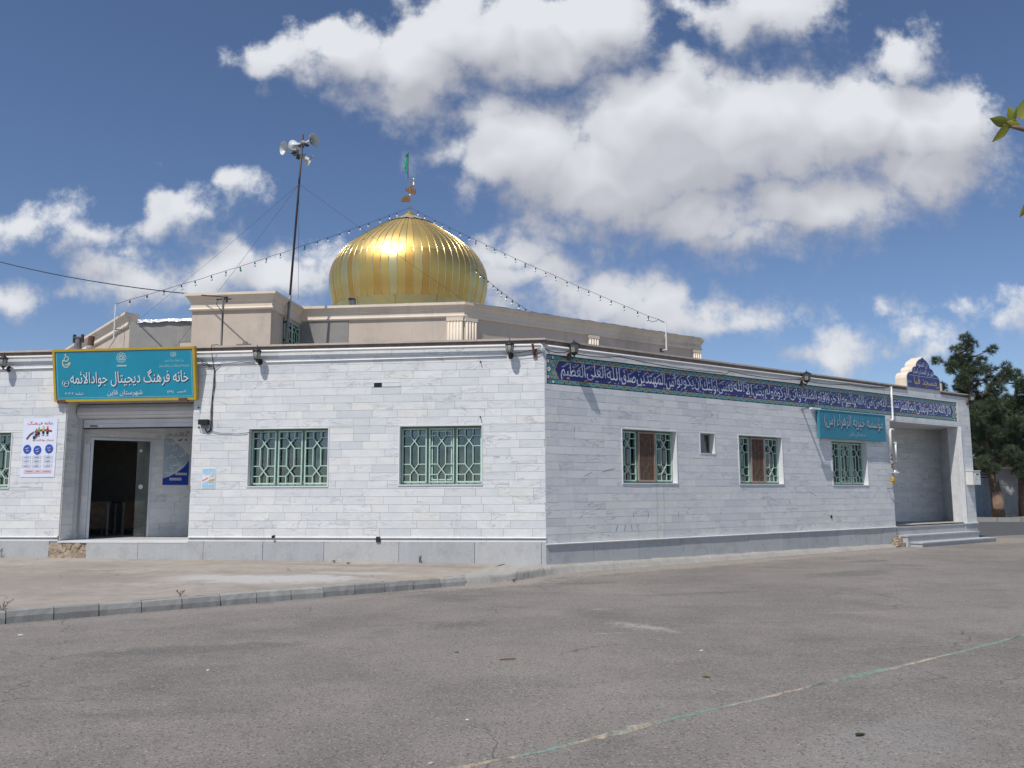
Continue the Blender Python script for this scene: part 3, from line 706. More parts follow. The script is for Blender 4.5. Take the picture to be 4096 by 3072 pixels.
    for i in range(n + 1):
        d = Lf[-1] * i / n
        j = max(k for k in range(len(Lf)) if Lf[k] <= d + 1e-9); j = min(j, len(front) - 2)
        g = (d - Lf[j]) / (Lf[j + 1] - Lf[j])
        a = front[j].lerp(front[j + 1], g); c = back[j].lerp(back[j + 1], g)
        drop = -0.06 * min(1, max(0, (d - 2) / 11.8))
        wid = (c - a).length
        for (u, z) in ((-0.04, ROAD - 0.02), (0.0, ROAD + 0.02), (0.03, -0.060), (0.075, -0.024), (0.15, -0.010), (9, 0.002)):
            u = u if u < 0 else min(u / wid, 1.0)
            p = a.lerp(c, u) if u >= 0 else a + (a - c).normalized() * 0.05
            jz = r.uniform(-0.007, 0.007) + 0.012 * math.sin(i * 0.21 + u * 5) * math.sin(i * 0.071) if 0 <= u < 1 else 0
            vs.append((p.x + r.uniform(-0.005, 0.005), p.y + r.uniform(-0.005, 0.005), z + jz + (drop if z > -0.13 else 0)))
    for i in range(n):
        for k in range(5): fs.append((i * 6 + k, (i + 1) * 6 + k, (i + 1) * 6 + k + 1, i * 6 + k + 1))
    b = MB(); b.add(vs, fs); struct('concrete_strip', b, M['concrete'], smooth=True)
    # worn lip of the asphalt with remains of green paint
    pts = [(-1.2, 4.15), (-0.33, 4.74), (0.14, 5.05), (0.53, 5.34), (0.93, 5.67), (1.74, 6.28), (2.51, 6.84), (3.27, 7.4), (4.64, 8.46), (5.19, 8.89), (7.5, 10.6)]
    vs = []; fs = []; path = []
    for a, c in zip(pts[:-1], pts[1:]):
        for i in range(10): path.append((a[0] + (c[0] - a[0]) * i / 10, a[1] + (c[1] - a[1]) * i / 10))
    for i, (x, y) in enumerate(path):
        j = min(i + 1, len(path) - 1); i0 = max(i - 1, 0)
        d = Vector((path[j][0] - path[i0][0], path[j][1] - path[i0][1])).normalized(); nrm = Vector((-d.y, d.x))
        w = max(0.003, 0.014 + 0.010 * math.sin(i * 0.31) * math.sin(i * 0.11 + 1) + r.uniform(-0.004, 0.004)); h = 0.011 + 0.006 * math.sin(i * 0.23) + r.uniform(-0.003, 0.003)
        jx = r.uniform(-0.006, 0.006)
        for (u, z) in ((-1.5, 0.001), (-0.6, h), (0.5, h), (1.4, 0.001)):
            vs.append((x + nrm.x * (u * w + jx), y + nrm.y * (u * w + jx), ROAD + z))
    for i in range(len(path) - 1):
        for k in range(3): fs.append((i * 4 + k, (i + 1) * 4 + k, (i + 1) * 4 + k + 1, i * 4 + k + 1))
    b = MB(); b.add(vs, fs); struct('asphalt_edge', b, M['edging'])
build_ground()

# ================================================================== MOSQUE
MOSQ = thing('mosque', 'white marble clad mosque with gold onion dome and octagonal beige upper storey', 'mosque', T((CX, CY, 0)))
TI = T((-CX, -CY, 0))

def clip(rect, holes):
    """axis-aligned rectangle minus holes -> rectangles"""
    todo = [rect]
    for (a0, a1, c0, c1) in holes:
        nxt = []
        for (x0, x1, z0, z1) in todo:
            if a1 <= x0 or a0 >= x1 or c1 <= z0 or c0 >= z1: nxt.append((x0, x1, z0, z1)); continue
            if c0 > z0: nxt.append((x0, x1, z0, c0))
            if c1 < z1: nxt.append((x0, x1, c1, z1))
            lo, hi = max(z0, c0), min(z1, c1)
            if a0 > x0: nxt.append((x0, a0, lo, hi))
            if a1 < x1: nxt.append((a1, x1, lo, hi))
        todo = nxt
    return [q for q in todo if q[1] - q[0] > 0.02 and q[3] - q[2] > 0.015]

def backing(x0, x1, z0, z1, th, holes, front=0.0):
    b = MB()
    xs = sorted({x0, x1, *[h[0] for h in holes], *[h[1] for h in holes]}); zs = sorted({z0, z1, *[max(z0, h[2]) for h in holes], *[h[3] for h in holes]})
    for i in range(len(xs) - 1):
        for j in range(len(zs) - 1):
            cx, cz = (xs[i] + xs[i + 1]) / 2, (zs[j] + zs[j + 1]) / 2
            if any(h[0] < cx < h[1] and h[2] < cz < h[3] for h in holes): continue
            for y in (front, th):
                q = [(xs[i], y, zs[j]), (xs[i + 1], y, zs[j]), (xs[i + 1], y, zs[j + 1]), (xs[i], y, zs[j + 1])]
                b.add(q if y == front else q[::-1], [(0, 1, 2, 3)])
    for (a0, a1, c0, c1) in holes:
        c0 = max(c0, z0)
        for q in ([(a0, c0), (a0, c1)], [(a0, c1), (a1, c1)], [(a1, c1), (a1, c0)], [(a1, c0), (a0, c0)]):
            (p, pz), (s, sz) = q
            b.quad((p, front, pz), (s, front, sz), (s, th, sz), (p, th, pz))
    for (p, s) in (((x0, z0), (x0, z1)), ((x0, z1), (x1, z1)), ((x1, z1), (x1, z0))):
        b.quad((p[0], front, p[1]), (s[0], front, s[1]), (s[0], th, s[1]), (p[0], th, p[1]))
    return b

WIN_A = [(-12.36, -10.76, 1.457, 2.56), (-5.78, -4.18, 1.457, 2.566), (-2.78, -1.19, 1.473, 2.58)]
DOOR = (-9.62, -6.93, 0.40, 3.32)
WIN_B = [(1.97, 3.55, 1.497, 2.58), (5.58, 7.17, 1.49, 2.584), (9.175, 10.75, 1.472, 2.572)]
SMALLB = (4.293, 4.777, 2.145, 2.584)
PORCH = (11.95, 15.69, -1.0, 3.197)
CAPZ = 4.22
VENT = (-3.296, -3.141, 3.337, 3.428)
wallA = part(MOSQ, 'marble_wall', backing(-14.5, 0.0, -0.2, 4.12, 0.30, WIN_A + [DOOR]), M['joint'], TI @ MA, label='sunlit marble street wall with the roller shutter doorway')
wallB = part(MOSQ, 'marble_wall', backing(0.0, 16.45, -0.25, 4.12, 0.30, WIN_B + [SMALLB, PORCH, (0.045, 15.72, 3.36, 3.93)]), M['joint'], TI @ MB_, label='marble side wall with the blue tile band')

# --- marble slabs
def courses(x0, x1, z0, z1, holes, h=0.15, seed=0, lmin=0.30, lmax=0.86):
    r = random.Random(seed); out = []; z = z0
    while z < z1 - 0.02:
        zt = min(z + h, z1); x = x0 - r.uniform(0, 0.6)
        while x < x1:
            l = r.uniform(lmin, lmax)
            a, c = max(x, x0), min(x + l, x1)
            if c - a > 0.03: out += clip((a, c, z, zt), holes)
            x += l
        z = zt
    return out
BAND = (0.045, 15.72, 3.36, 3.93)
slabs = []
for q in courses(-14.5, 0.006, 0.50, 4.12, WIN_A + [DOOR, VENT], seed=1): slabs.append(('A', q))
for q in courses(-0.006, 16.45, 0.385, 4.12, WIN_B + [SMALLB, PORCH, BAND], seed=2): slabs.append(('B', q))
def show(s):
    fr, (x0, x1, z0, z1) = s
    p = (MA if fr == 'A' else MB_) @ Vector(((x0 + x1) / 2, 0, (z0 + z1) / 2)); u = p.x / p.y
    vis = 1.0 if abs(u) < 0.60 else 0.0
    n = Vector((math.sin(AA), math.cos(AA))) if fr == 'A' else Vector((-math.sin(AB), math.cos(AB)))
    d = math.hypot(p.x, p.y)
    return vis * (x1 - x0) * (z1 - z0) * abs(n.x * p.x + n.y * p.y) / d ** 3
slabs.sort(key=show, reverse=True)
cache = {}; rest = {'A': MB(), 'B': MB()}; rr = random.Random(9)
G = 0.0018
for i, (fr, (x0, x1, z0, z1)) in enumerate(slabs):
    w, h = round(x1 - x0 - 2 * G, 2), round(z1 - z0 - 2 * G, 3); jit = rr.uniform(-0.0012, 0.0012)
    if i < 300:
        w = x1 - x0 - 2 * G; key = (round(w, 2), round(h, 3))
        if key not in cache: cache[key] = MB().box(-0.5, 0.5, -0.015, 0.012, -0.5, 0.5).mesh('marble_slab', M['marble'])
        o = link('marble_slab', cache[key], wallA if fr == 'A' else wallB, T(((x0 + x1) / 2, jit, (z0 + z1) / 2)) @ Matrix.Diagonal((w, 1, h, 1)))
    else:
        rest[fr].box(x0 + G, x1 - G, -0.015 + jit, 0.012, z0 + G, z1 - G, tone=rr.uniform(0.01, 0.99))
for fr, wl in (('A', wallA), ('B', wallB)):
    part(wl, 'marble_slabs', rest[fr], M['marble'], kind='stuff')

# --- plinths, trims, coping
def plinth(wl, x0, x1, top, bot0, bot1, step, skip=(), y=-0.028, seed=0):
    r = random.Random(seed); x = x0
    while x < x1 - 0.02:
        nx = min(x + step * r.uniform(0.85, 1.15), x1)
        for q in clip((x, nx, -1, top), [(a, c, -2, 5) for a, c in skip]):
            b = MB().box(q[0] + 0.004, q[1] - 0.004, y + r.uniform(-0.003, 0.003), 0.01, -0.22, top)
            part(wl, 'plinth_slab', b, M['plinth'])
        x = nx
plinth(wallA, -14.5, 0.011, 0.405, 0, 0, 1.32, skip=((-9.80, -9.02),), seed=4)
plinth(wallB, -0.011, 11.95, 0.345, 0, 0, 1.12, seed=5)
plinth(wallB, 15.69, 16.45, 0.345, 0, 0, 1.2, seed=6)
def trim(wl, x0, x1, z, double=True):
    b = MB()
    b.tube([(x0, -0.026, z - 0.018), (x1, -0.026, z - 0.018)], 0.019, 8)
    b.box(x0, x1, -0.024, 0.008, z - 0.04, z - 0.001)
    part(wl, 'trim', b, M['trim'], smooth=False)
    if double: part(wl, 'trim_band', MB().box(x0, x1, -0.021, 0.008, z - 0.094, z - 0.054), M['trim'])
x = -14.5
for a, c in ((-14.5, -12.6), (-12.6, -11.2), (-11.2, -9.63), (-6.93, -5.4), (-5.4, -3.9), (-3.9, -2.4), (-2.4, -1.1), (-1.1, 0.012)):
    trim(wallA, a + 0.002, c - 0.002, 0.50)
for a, c in ((-0.02, 2.9), (2.9, 6.1), (6.1, 9.2), (9.2, 11.95), (15.69, 16.45)): 
    b = MB(); b.tube([(a + 0.001, -0.042, 0.364), (c - 0.001, -0.042, 0.364)], 0.017, 8); b.box(a + 0.001, c - 0.001, -0.045, 0.008, 0.347, 0.380)
    part(wallB, 'trim', b, M['trim'])
def coping(wl, x0, x1, skip=None, pj=0.075):
    for q in clip((x0, x1, 0, 1), [skip] if skip else []):
        b = MB(); xx = q[0]
        while xx < q[1] - 0.01:
            e = min(xx + 1.9, q[1])
            b = MB().box(xx + 0.002, e - 0.002, -pj, 0.34, CAPZ - 0.035, CAPZ); part(wl, 'coping', b, M['coping'])
            xx = e
        part(wl, 'fascia', MB().box(q[0], q[1], -pj * 0.6, 0.32, 4.115, CAPZ - 0.036), M['under'])
coping(wallA, -14.6, 0.033)
coping(wallB, -0.02, 16.50, (12.92, 14.80, -1, 2), 0.05)
part(wallB, 'marble_slab', MB().box(12.93, 14.79, -0.013, 0.3, 4.121, CAPZ + 0.02), M['marble'])
# broken masonry where the plinth has come away beside the doorway
def rubble(parent, x0, x1, y0, y1, z0, z1, n, seed, Mx=None):
    r = random.Random(seed); b = MB()
    b.box(x0, x1, y0 + 0.02, y1, z0, z1 - 0.01)
    for i in range(n):
        cx, cz = r.uniform(x0 + 0.03, x1 - 0.03), r.uniform(z0 + 0.02, z1 - 0.03); s = r.uniform(0.04, 0.13); d = y0 + r.uniform(0.0, 0.018)
        pts = [(cx + s * math.cos(a + r.uniform(-.3, .3)) * r.uniform(.6, 1.1), cz + s * 0.6 * math.sin(a + r.uniform(-.3, .3)) * r.uniform(.6, 1.1)) for a in [k * math.pi / 3 for k in range(6)]]
        b.prism(pts, d, y0 + 0.06)
    return part(parent, 'broken_masonry', b, M['rubble'], Mx)
rubble(wallA, -9.80, -9.02, -0.032, 0.02, -0.1, 0.372, 70, 1)
rubble(wallB, 11.62, 12.0, -0.24, -0.05, -0.20, -0.02, 26, 2)
rubble(wallB, 11.72, 11.995, -0.17, -0.05, -0.03, 0.10, 16, 3)
part(wallA, 'drain_outlet', MB().box(-3.2, -3.12, -0.05, 0.0, 0.40, 0.50), M['blackplastic'])
part(wallA, 'drain_outlet', MB().tube([(-5.207, 0.01, 0.505), (-5.207, -0.075, 0.495)], 0.028, 12), M['blackplastic'])
part(wallA, 'vent_shade_plate', MB().box(VENT[0] + 0.002, VENT[1] - 0.002, -0.004, 0.004, VENT[2] + 0.002, VENT[3] - 0.002), M['dark'])  # flat plate flush with the wall, the vent's inner shade painted as near-black
for (x, z) in ((-1.215, 3.80), (-1.22, 2.746), (-6.824, 3.011), (-6.80, 2.62)):
    part(wallA, 'hook', MB().tube([(x, 0.0, z), (x, -0.05, z), (x + 0.004, -0.06, z - 0.03)], 0.011, 6), M['black'])
part(wallB, 'pipe_stub', MB().box(8.99, 9.05, -0.03, 0.0, 0.66, 0.73), M['black'])

sc = MB(); r = random.Random(14)
for (x, z, dx, dz) in ((2.25, 0.82, 0.01, 0.11), (2.66, 0.81, -0.01, 0.12), (3.55, 0.80, 0.01, 0.10), (1.75, 0.55, 0.05, 0.12), (1.98, 0.55, 0.04, 0.12), (2.2, 0.55, -0.03, 0.12), (2.38, 0.55, -0.05, 0.12), (6.6, 0.98, -0.02, 0.10), (7.4, 1.02, -0.06, 0.10), (0.95, 1.62, 0.20, 0.08), (1.45, 1.72, 0.30, 0.06), (0.72, 2.48, 0.0, 0.06), (0.72, 2.30, 0.0, 0.04), (4.65, 3.10, 0.05, -0.12), (4.85, 3.05, 0.05, -0.14), (8.2, 1.30, 0.25, -0.10)):
    strokes(sc, [[(x, z), (x + dx * 0.5 + r.uniform(-.01, .01), z + dz * 0.5), (x + dx, z + dz)]], r.uniform(0.006, 0.014), -0.0172)
part(wallB, 'scratches', sc, M['inkgrey'], kind='stuff')
# --- door recess and porch
def slab_wall(parent, name, Mx, x0, x1, z0, z1, holes=(), seed=0, th=0.12):
    w = part(parent, name, backing(x0, x1, z0, z1, th, list(holes)), M['joint'], Mx)
    b = MB(); r = random.Random(seed)
    for q in courses(x0, x1, z0, z1, list(holes), 0.15, seed): b.box(q[0] + G, q[1] - G, -0.015, 0.01, q[2] + G, q[3] - G, tone=r.uniform(0.01, 0.99))
    part(w, 'marble_slabs', b, M['marble'], kind='stuff'); return w
VDOOR = (0.075, 1.29, 0.3, 2.49)
slab_wall(MOSQ, 'vestibule_wall', TI @ MV, -0.06, 4.2, 0.40, 3.4, [VDOOR], 21)
slab_wall(MOSQ, 'vestibule_wall', TI @ MA @ T((-9.62, 0.0, 0)) @ Matrix.Rotation(R(90), 4, 'Z'), 0.0, 0.72, 0.42, 3.32, [], 22)
slab_wall(MOSQ, 'vestibule_wall', TI @ MA @ T((-6.93, 3.1, 0)) @ Matrix.Rotation(R(-90), 4, 'Z'), 0.0, 3.1, 0.42, 3.32, [], 23)
part(MOSQ, 'vestibule_ceiling', MB().box(-9.7, -6.9, 0.28, 3.4, 3.33, 3.40), M['shutter'], TI @ MA)
part(MOSQ, 'doorstep', MB().box(-9.62, -6.93, -0.035, 0.30, 0.375, 0.412), M['trim'], TI @ MA)
part(MOSQ, 'doorstep', MB().box(-9.62, -6.93, 0.301, 3.4, 0.375, 0.410), M['plinth'], TI @ MA)
# porch: side wall, back wall, ceiling, floor and steps
pr, pb0, pb1 = Vector((15.69, 0.0)), Vector((16.75, 1.1)), Vector((11.6, 2.5))
def wall_between(p, q, z0, z1, seed):
    d = q - p; ang = math.atan2(d.y, d.x)
    slab_wall(MOSQ, 'porch_wall', TI @ MB_ @ T((p.x, p.y, 0)) @ Matrix.Rotation(ang, 4, 'Z'), 0, d.length, z0, z1, [], seed, 0.1)
wall_between(pb0, pr, 0.37, 3.2, 31); wall_between(pb1, pb0, 0.37, 3.2, 32); wall_between(Vector((11.95, 0.3)), Vector((11.6, 2.5)), 0.37, 3.2, 33)
part(MOSQ, 'porch_ceiling', MB().plan([(11.6, 0.28), (15.95, 0.28), (16.8, 1.1), (16.8, 2.7), (11.5, 2.7)], 3.2, 3.3), M['shutter'], TI @ MB_)
part(MOSQ, 'porch_floor', MB().plan([(11.9, -0.03), (15.72, -0.03), (16.8, 1.1), (16.8, 2.7), (11.5, 2.7)], 0.33, 0.370), M['plinth'], TI @ MB_)
stp = part(MOSQ, 'steps', MB().box(12.0, 15.69, -0.012, 0.5, ROAD - 0.05, 0.329), M['plinth'], TI @ MB_)
part(stp, 'step', MB().box(12.0, 15.90, -0.30, -0.013, ROAD - 0.05, 0.112), M['plinth'])
part(stp, 'tread', MB().box(11.98, 15.93, -0.325, -0.013, 0.113, 0.147), M['plinth'])
part(stp, 'step', MB().box(12.12, 16.22, -0.62, -0.301, ROAD - 0.06, -0.065), M['plinth'])
part(stp, 'tread', MB().box(12.10, 16.25, -0.645, -0.301, -0.064, -0.030), M['plinth'])
part(MOSQ, 'opening_shade_backing', MB().box(SMALLB[0], SMALLB[1], 0.22, 0.25, SMALLB[2], SMALLB[3]), M['dark'], TI @ MB_)  # sheet closing the small opening, darkness of the room put into its colour
sv = part(MOSQ, 'vent_window', MB().box(SMALLB[0], SMALLB[0] + 0.03, 0.12, 0.15, SMALLB[2], SMALLB[3]).box(SMALLB[1] - 0.03, SMALLB[1], 0.12, 0.15, SMALLB[2], SMALLB[3]).box(SMALLB[0] + 0.03, SMALLB[1] - 0.03, 0.12, 0.15, SMALLB[2], SMALLB[2] + 0.03).box(SMALLB[0] + 0.03, SMALLB[1] - 0.03, 0.12, 0.15, SMALLB[3] - 0.03, SMALLB[3]), M['greendark'], TI @ MB_)
part(sv, 'pane', MB().box(SMALLB[0] + 0.03, SMALLB[1] - 0.03, 0.133, 0.137, SMALLB[2] + 0.03, SMALLB[3] - 0.03), M['glass'])
for (x0, x1, z0, z1) in [SMALLB]:
    part(sv, 'surround', MB().box(x0 - 0.012, x0 + 0.008, -0.024, 0.26, z0, z1).box(x1 - 0.008, x1 + 0.012, -0.024, 0.26, z0, z1).box(x0 - 0.012, x1 + 0.012, -0.024, 0.26, z1 - 0.001, z1 + 0.018).box(x0 - 0.012, x1 + 0.012, -0.024, 0.26, z0 - 0.018, z0 + 0.001), M['trim'])

# --- windows
def grille(x0, x1, z0, z1, y):
    b = MB(); w = x1 - x0; h = z1 - z0; X = lambda u: x0 + u * w; Z = lambda v: z0 + v * h; t = 0.018
    y0, y1 = y, y + 0.018
    a, c = 1 / 3.0, 2 / 3.0; L = [0.87, 0.675, 0.335, 0.14]
    S = []
    for u in (a, c): S += [((u, 1), (u, L[0])), ((u, L[1]), (u, L[2])), ((u, L[3]), (u, 0))]
    for v in L: S += [((0, v), (a, v)), ((c, v), (1, v))]
    S += [((a, L[0]), (c, L[1])), ((c, L[0]), (a, L[1])), ((a, L[2]), (c, L[3])), ((c, L[2]), (a, L[3]))]
    for i, (p, q) in enumerate(S):
        e = 0.0006 * (i % 4)
        b.bar((X(p[0]), Z(p[1])), (X(q[0]), Z(q[1])), t, y0 + e, y1 - e)
    for (p, q) in (((0, 0), (1, 0)), ((0, 1), (1, 1)), ((0, 0), (0, 1)), ((1, 0), (1, 1))):
        b.bar((X(p[0]), Z(p[1])), (X(q[0]), Z(q[1])), 0.026, y0 - 0.004, y1 + 0.004)
    return b
def window(Mw, rect, screen=False, opened=False):
    x0, x1, z0, z1 = rect
    fr = MB(); f = 0.045; y0, y1 = 0.155, 0.205
    fr.box(x0, x1, y0, y1, z0, z0 + f).box(x0, x1, y0, y1, z1 - f, z1)
    w = (x1 - x0) / 3
    for k in range(4):
        xc = x0 + k * w; a = x0 if k == 0 else xc - f / 2; c = x1 if k == 3 else xc + f / 2
        if k == 0: c = x0 + f
        if k == 3: a = x1 - f
        fr.box(a, c, y0 + 0.001, y1 - 0.001, z0 + f, z1 - f)
    wn = part(MOSQ, 'window', fr, M['greendark'], TI @ Mw)
    sur = MB()
    sur.box(x0 - 0.014, x0 + 0.006, -0.026, 0.29, z0, z1).box(x1 - 0.006, x1 + 0.014, -0.026, 0.29, z0, z1)
    sur.box(x0 - 0.014, x1 + 0.014, -0.026, 0.29, z1 - 0.002, z1 + 0.02).box(x0 - 0.014, x1 + 0.014, -0.030, 0.29, z0 - 0.02, z0 + 0.002)
    part(wn, 'surround', sur, M['trim'])
    for k in range(3):
        a, c = x0 + k * w + 0.035, x0 + (k + 1) * w - 0.035
        part(wn, 'pane', MB().box(a, c, 0.176, 0.180, z0 + f, z1 - f), M['glass'])
        part(wn, 'grille', grille(a, c, z0 + 0.05, z1 - 0.05, 0.105), M['green'])
        if screen and k == 1:
            s = MB().box(a - 0.02, a + 0.02, 0.075, 0.10, z0 + 0.03, z1 - 0.03).box(c - 0.02, c + 0.02, 0.075, 0.10, z0 + 0.03, z1 - 0.03).box(a + 0.02, c - 0.02, 0.075, 0.10, z0 + 0.03, z0 + 0.065).box(a + 0.02, c - 0.02, 0.075, 0.10, z1 - 0.065, z1 - 0.03)
            part(wn, 'screen_frame', s, M['bronze'])
            part(wn, 'insect_screen', MB().box(a + 0.02, c - 0.02, 0.086, 0.089, z0 + 0.065, z1 - 0.065), M['mesh'])
        if opened and k == 1:
            s = MB().box(a + 0.03, a + 0.055, 0.13, 0.15, z0 + 0.08, z1 - 0.08).box(c - 0.055, c - 0.03, 0.13, 0.15, z0 + 0.08, z1 - 0.08).box(a + 0.055, c - 0.055, 0.13, 0.15, z0 + 0.08, z0 + 0.105).box(a + 0.055, c - 0.055, 0.13, 0.15, z1 - 0.105, z1 - 0.08)
            part(wn, 'sash', s, M['green'])
    return wn
def mesh_mat():
    m = bpy.data.materials.new('brown_insect_mesh'); m.use_nodes = True; t = NT(m.node_tree); t.n.clear()
    tr = t.new('ShaderNodeBsdfTransparent'); tr.inputs[0].default_value = (1, 1, 1, 1)
    d = t.new('ShaderNodeBsdfDiffuse'); d.inputs[0].default_value = (0.20, 0.125, 0.095, 1)
    mx = t.new('ShaderNodeMixShader'); mx.inputs[0].default_value = 0.50
    t.l.new(tr.outputs[0], mx.inputs[1]); t.l.new(d.outputs[0], mx.inputs[2])
    o = t.new('ShaderNodeOutputMaterial'); t.l.new(mx.outputs[0], o.inputs[0]); return m
M['mesh'] = mesh_mat()
window(MA, WIN_A[0]); window(MA, WIN_A[1]); window(MA, WIN_A[2], opened=True)
window(MB_, WIN_B[0], screen=True); window(MB_, WIN_B[1], screen=True); window(MB_, WIN_B[2], opened=True)

# --- shell: rear walls, roof, inner floor
def W2(Mx, x, y): p = Mx @ Vector((x, y, 0)); return (p.x - CX, p.y - CY)
PA_, PB_ = W2(MA, -14.5, 0), W2(MB_, 16.45, 0)
d81 = (math.cos(AB + R(45)), math.sin(AB + R(45)))
FOOT = [PA_, (0, 0), PB_, (PB_[0] + 9 * d81[0], PB_[1] + 9 * d81[1]), (8.5, 31.5), (-19.0, 31.5), (PA_[0] - 0.624 * 8, PA_[1] + 0.782 * 8)]
for i in range(2, len(FOOT)):
    a, c = FOOT[i], FOOT[(i + 1) % len(FOOT)]
    part(MOSQ, 'marble_wall', MB().add([(a[0], a[1], -0.2), (c[0], c[1], -0.2), (c[0], c[1], 4.2), (a[0], a[1], 4.2)], [(0, 1, 2, 3)]), M['marble'])
part(MOSQ, 'roof', MB().plan(FOOT, 3.98, 4.05), M['roof'])
inner = MB(); inner.add([(x, y, 0.40) for x, y in FOOT], [tuple(range(len(FOOT)))])
part(MOSQ, 'room_floor', inner, M['room'])
# partition that closes the rooms behind the windows
part(MOSQ, 'room_wall', MB().box(-14.4, -0.6, 4.6, 4.7, 0.4, 3.98), M['room'], TI @ MA)
part(MOSQ, 'room_wall', MB().box(0.6, 11.5, 4.2, 4.3, 0.4, 3.98), M['room'], TI @ MB_)

# --- blue tile band with the inscription
band = part(MOSQ, 'tile_band', MB().box(BAND[0], BAND[1], -0.006, 0.06, BAND[2], BAND[3]), M['tileblack'], TI @ MB_ @ T((0, 0.024, 0)))
bx0, bx1, bz0, bz1 = BAND
def tiles():
    n = 52; step = (bx1 - bx0 - 0.03) / n
    rows = [(bz0 + 0.018, bz0 + 0.085, 'tileteal'), (bz0 + 0.099, bz0 + 0.283, 'tileblue'), (bz0 + 0.283, bz0 + 0.470, 'tileblue'), (bz0 + 0.484, bz1 - 0.018, 'tileteal')]
    cachem = {}
    for j, (z0, z1, mt) in enumerate(rows):
        for i in range(n):
            m = 'tileteal' if (i < 1 or i >= n - 1) and mt == 'tileblue' else mt
            k = (j, m)
            if k not in cachem: cachem[k] = MB().box(0.0012, step - 0.0012, -0.022, -0.006, z0 + 0.001, z1 - 0.001).mesh('glazed_tile', M[m])
            link('glazed_tile', cachem[k], band, T((bx0 + 0.015 + i * step, 0, 0)))
    for z in (bz0 + 0.0855, bz0 + 0.4705):
        part(band, 'yellow_line', MB().box(bx0 + 0.015 + step, bx1 - 0.015 - step, -0.0225, -0.006, z, z + 0.009), M['tileyellow'])
    # cusped ends of the blue field
    for (xe, s) in ((bx0 + 0.015 + step, 1), (bx1 - 0.015 - step, -1)):
        zc = bz0 + 0.285; h = 0.186
        pts = [(0, -h), (-0.02, -0.13), (-0.045, -0.115), (-0.06, -0.06), (-0.10, 0.0), (-0.06, 0.06), (-0.045, 0.115), (-0.02, 0.13), (0, h), (0.02, h), (0.02, -h)]
        outer = [(xe + s * (u * 1.16 - 0.012), zc + v * 1.02) for u, v in pts]; innr = [(xe + s * u, zc + v) for u, v in pts]
        if s > 0: outer.reverse(); innr.reverse()
        part(band, 'cusped_border', MB().add([(x, -0.0232, z) for x, z in outer], [tuple(range(len(outer)))]), M['tileyellow'])
        part(band, 'cusped_field', MB().add([(x, -0.0240, z) for x, z in innr], [tuple(range(len(innr)))]), M['tileblue'])
    # small motifs of the two borders
    wb, kb = MB(), MB()
    for zc, sgn in ((bz0 + 0.052, 1), (bz0 + 0.518, -1)):
        k = 0; x = bx0 + 0.45
        while x < bx1 - 0.42:
            s = sgn if k % 2 == 0 else -sgn
            hgt, wd = 0.036, 0.036
            wb.add([(x - wd, -0.0236, zc - s * hgt * 0.7), (x + wd, -0.0236, zc - s * hgt * 0.7), (x, -0.0236, zc + s * hgt)], [(0, 1, 2)])
            kb.add([(x - wd * 0.66, -0.0240, zc - s * hgt * 0.72), (x + wd * 0.66, -0.0240, zc - s * hgt * 0.72), (x, -0.0240, zc + s * hgt * 0.45)], [(0, 1, 2)])
            x += 0.105; k += 1
    part(band, 'border_motif', wb, M['tilepale'], kind='stuff'); part(band, 'border_motif', kb, M['tileblack'], kind='stuff')
    # flowers on the end panels
    r = random.Random(2)
    fw, fr_, fy, fk = MB(), MB(), MB(), MB()
    for (xe, s) in ((bx0 + 0.02, 1), (bx1 - 0.02, -1)):
        zc = bz0 + 0.285
        for (u, v, q) in ((0.045, 0, 0.05), (0.02, 0.15, 0.035), (0.02, -0.15, 0.035), (0.15, 0.235, 0.032), (0.15, -0.235, 0.032)):
            disc(fk, xe + s * u, zc + v, q * 1.25, q * 1.25, -0.0236, 8); disc(fw, xe + s * u, zc + v, q, q, -0.0242, 6); disc(fy, xe + s * u, zc + v, q * 0.4, q * 0.4, -0.0248, 6)
        for (u, v) in ((0.10, 0.09), (0.10, -0.09), (0.06, 0.21), (0.06, -0.21), (0.09, 0.17), (0.09, -0.17)):
            disc(fr_, xe + s * u, zc + v, 0.02, 0.022, -0.0240, 6); disc(fy, xe + s * (u + 0.03), zc + v * 0.85, 0.026, 0.010, -0.0239, 6)
        for (u, v) in ((0.17, 0.08), (0.17, -0.08), (0.20, 0.16), (0.20, -0.16)):
            disc(fw, xe + s * u, zc + v, 0.017, 0.034, -0.0238, 6); disc(fk, xe + s * u, zc + v, 0.010, 0.024, -0.0244, 6)
    for b, m in ((fw, 'tilewhite'), (fr_, 'tilered'), (fy, 'tileyellow'), (fk, 'tileblack')): part(band, 'flower_motif', b, M[m], kind='stuff')
tiles()
VERSE = 'قال الله تبارك و تعالى انما يعمر مساجد الله من امن بالله و اليوم الاخر و اقام الصلوة و اتى الزكوة و لم يخش الا الله فعسى اولئك ان يكونوا من المهتدين صدق الله العلى العظيم'
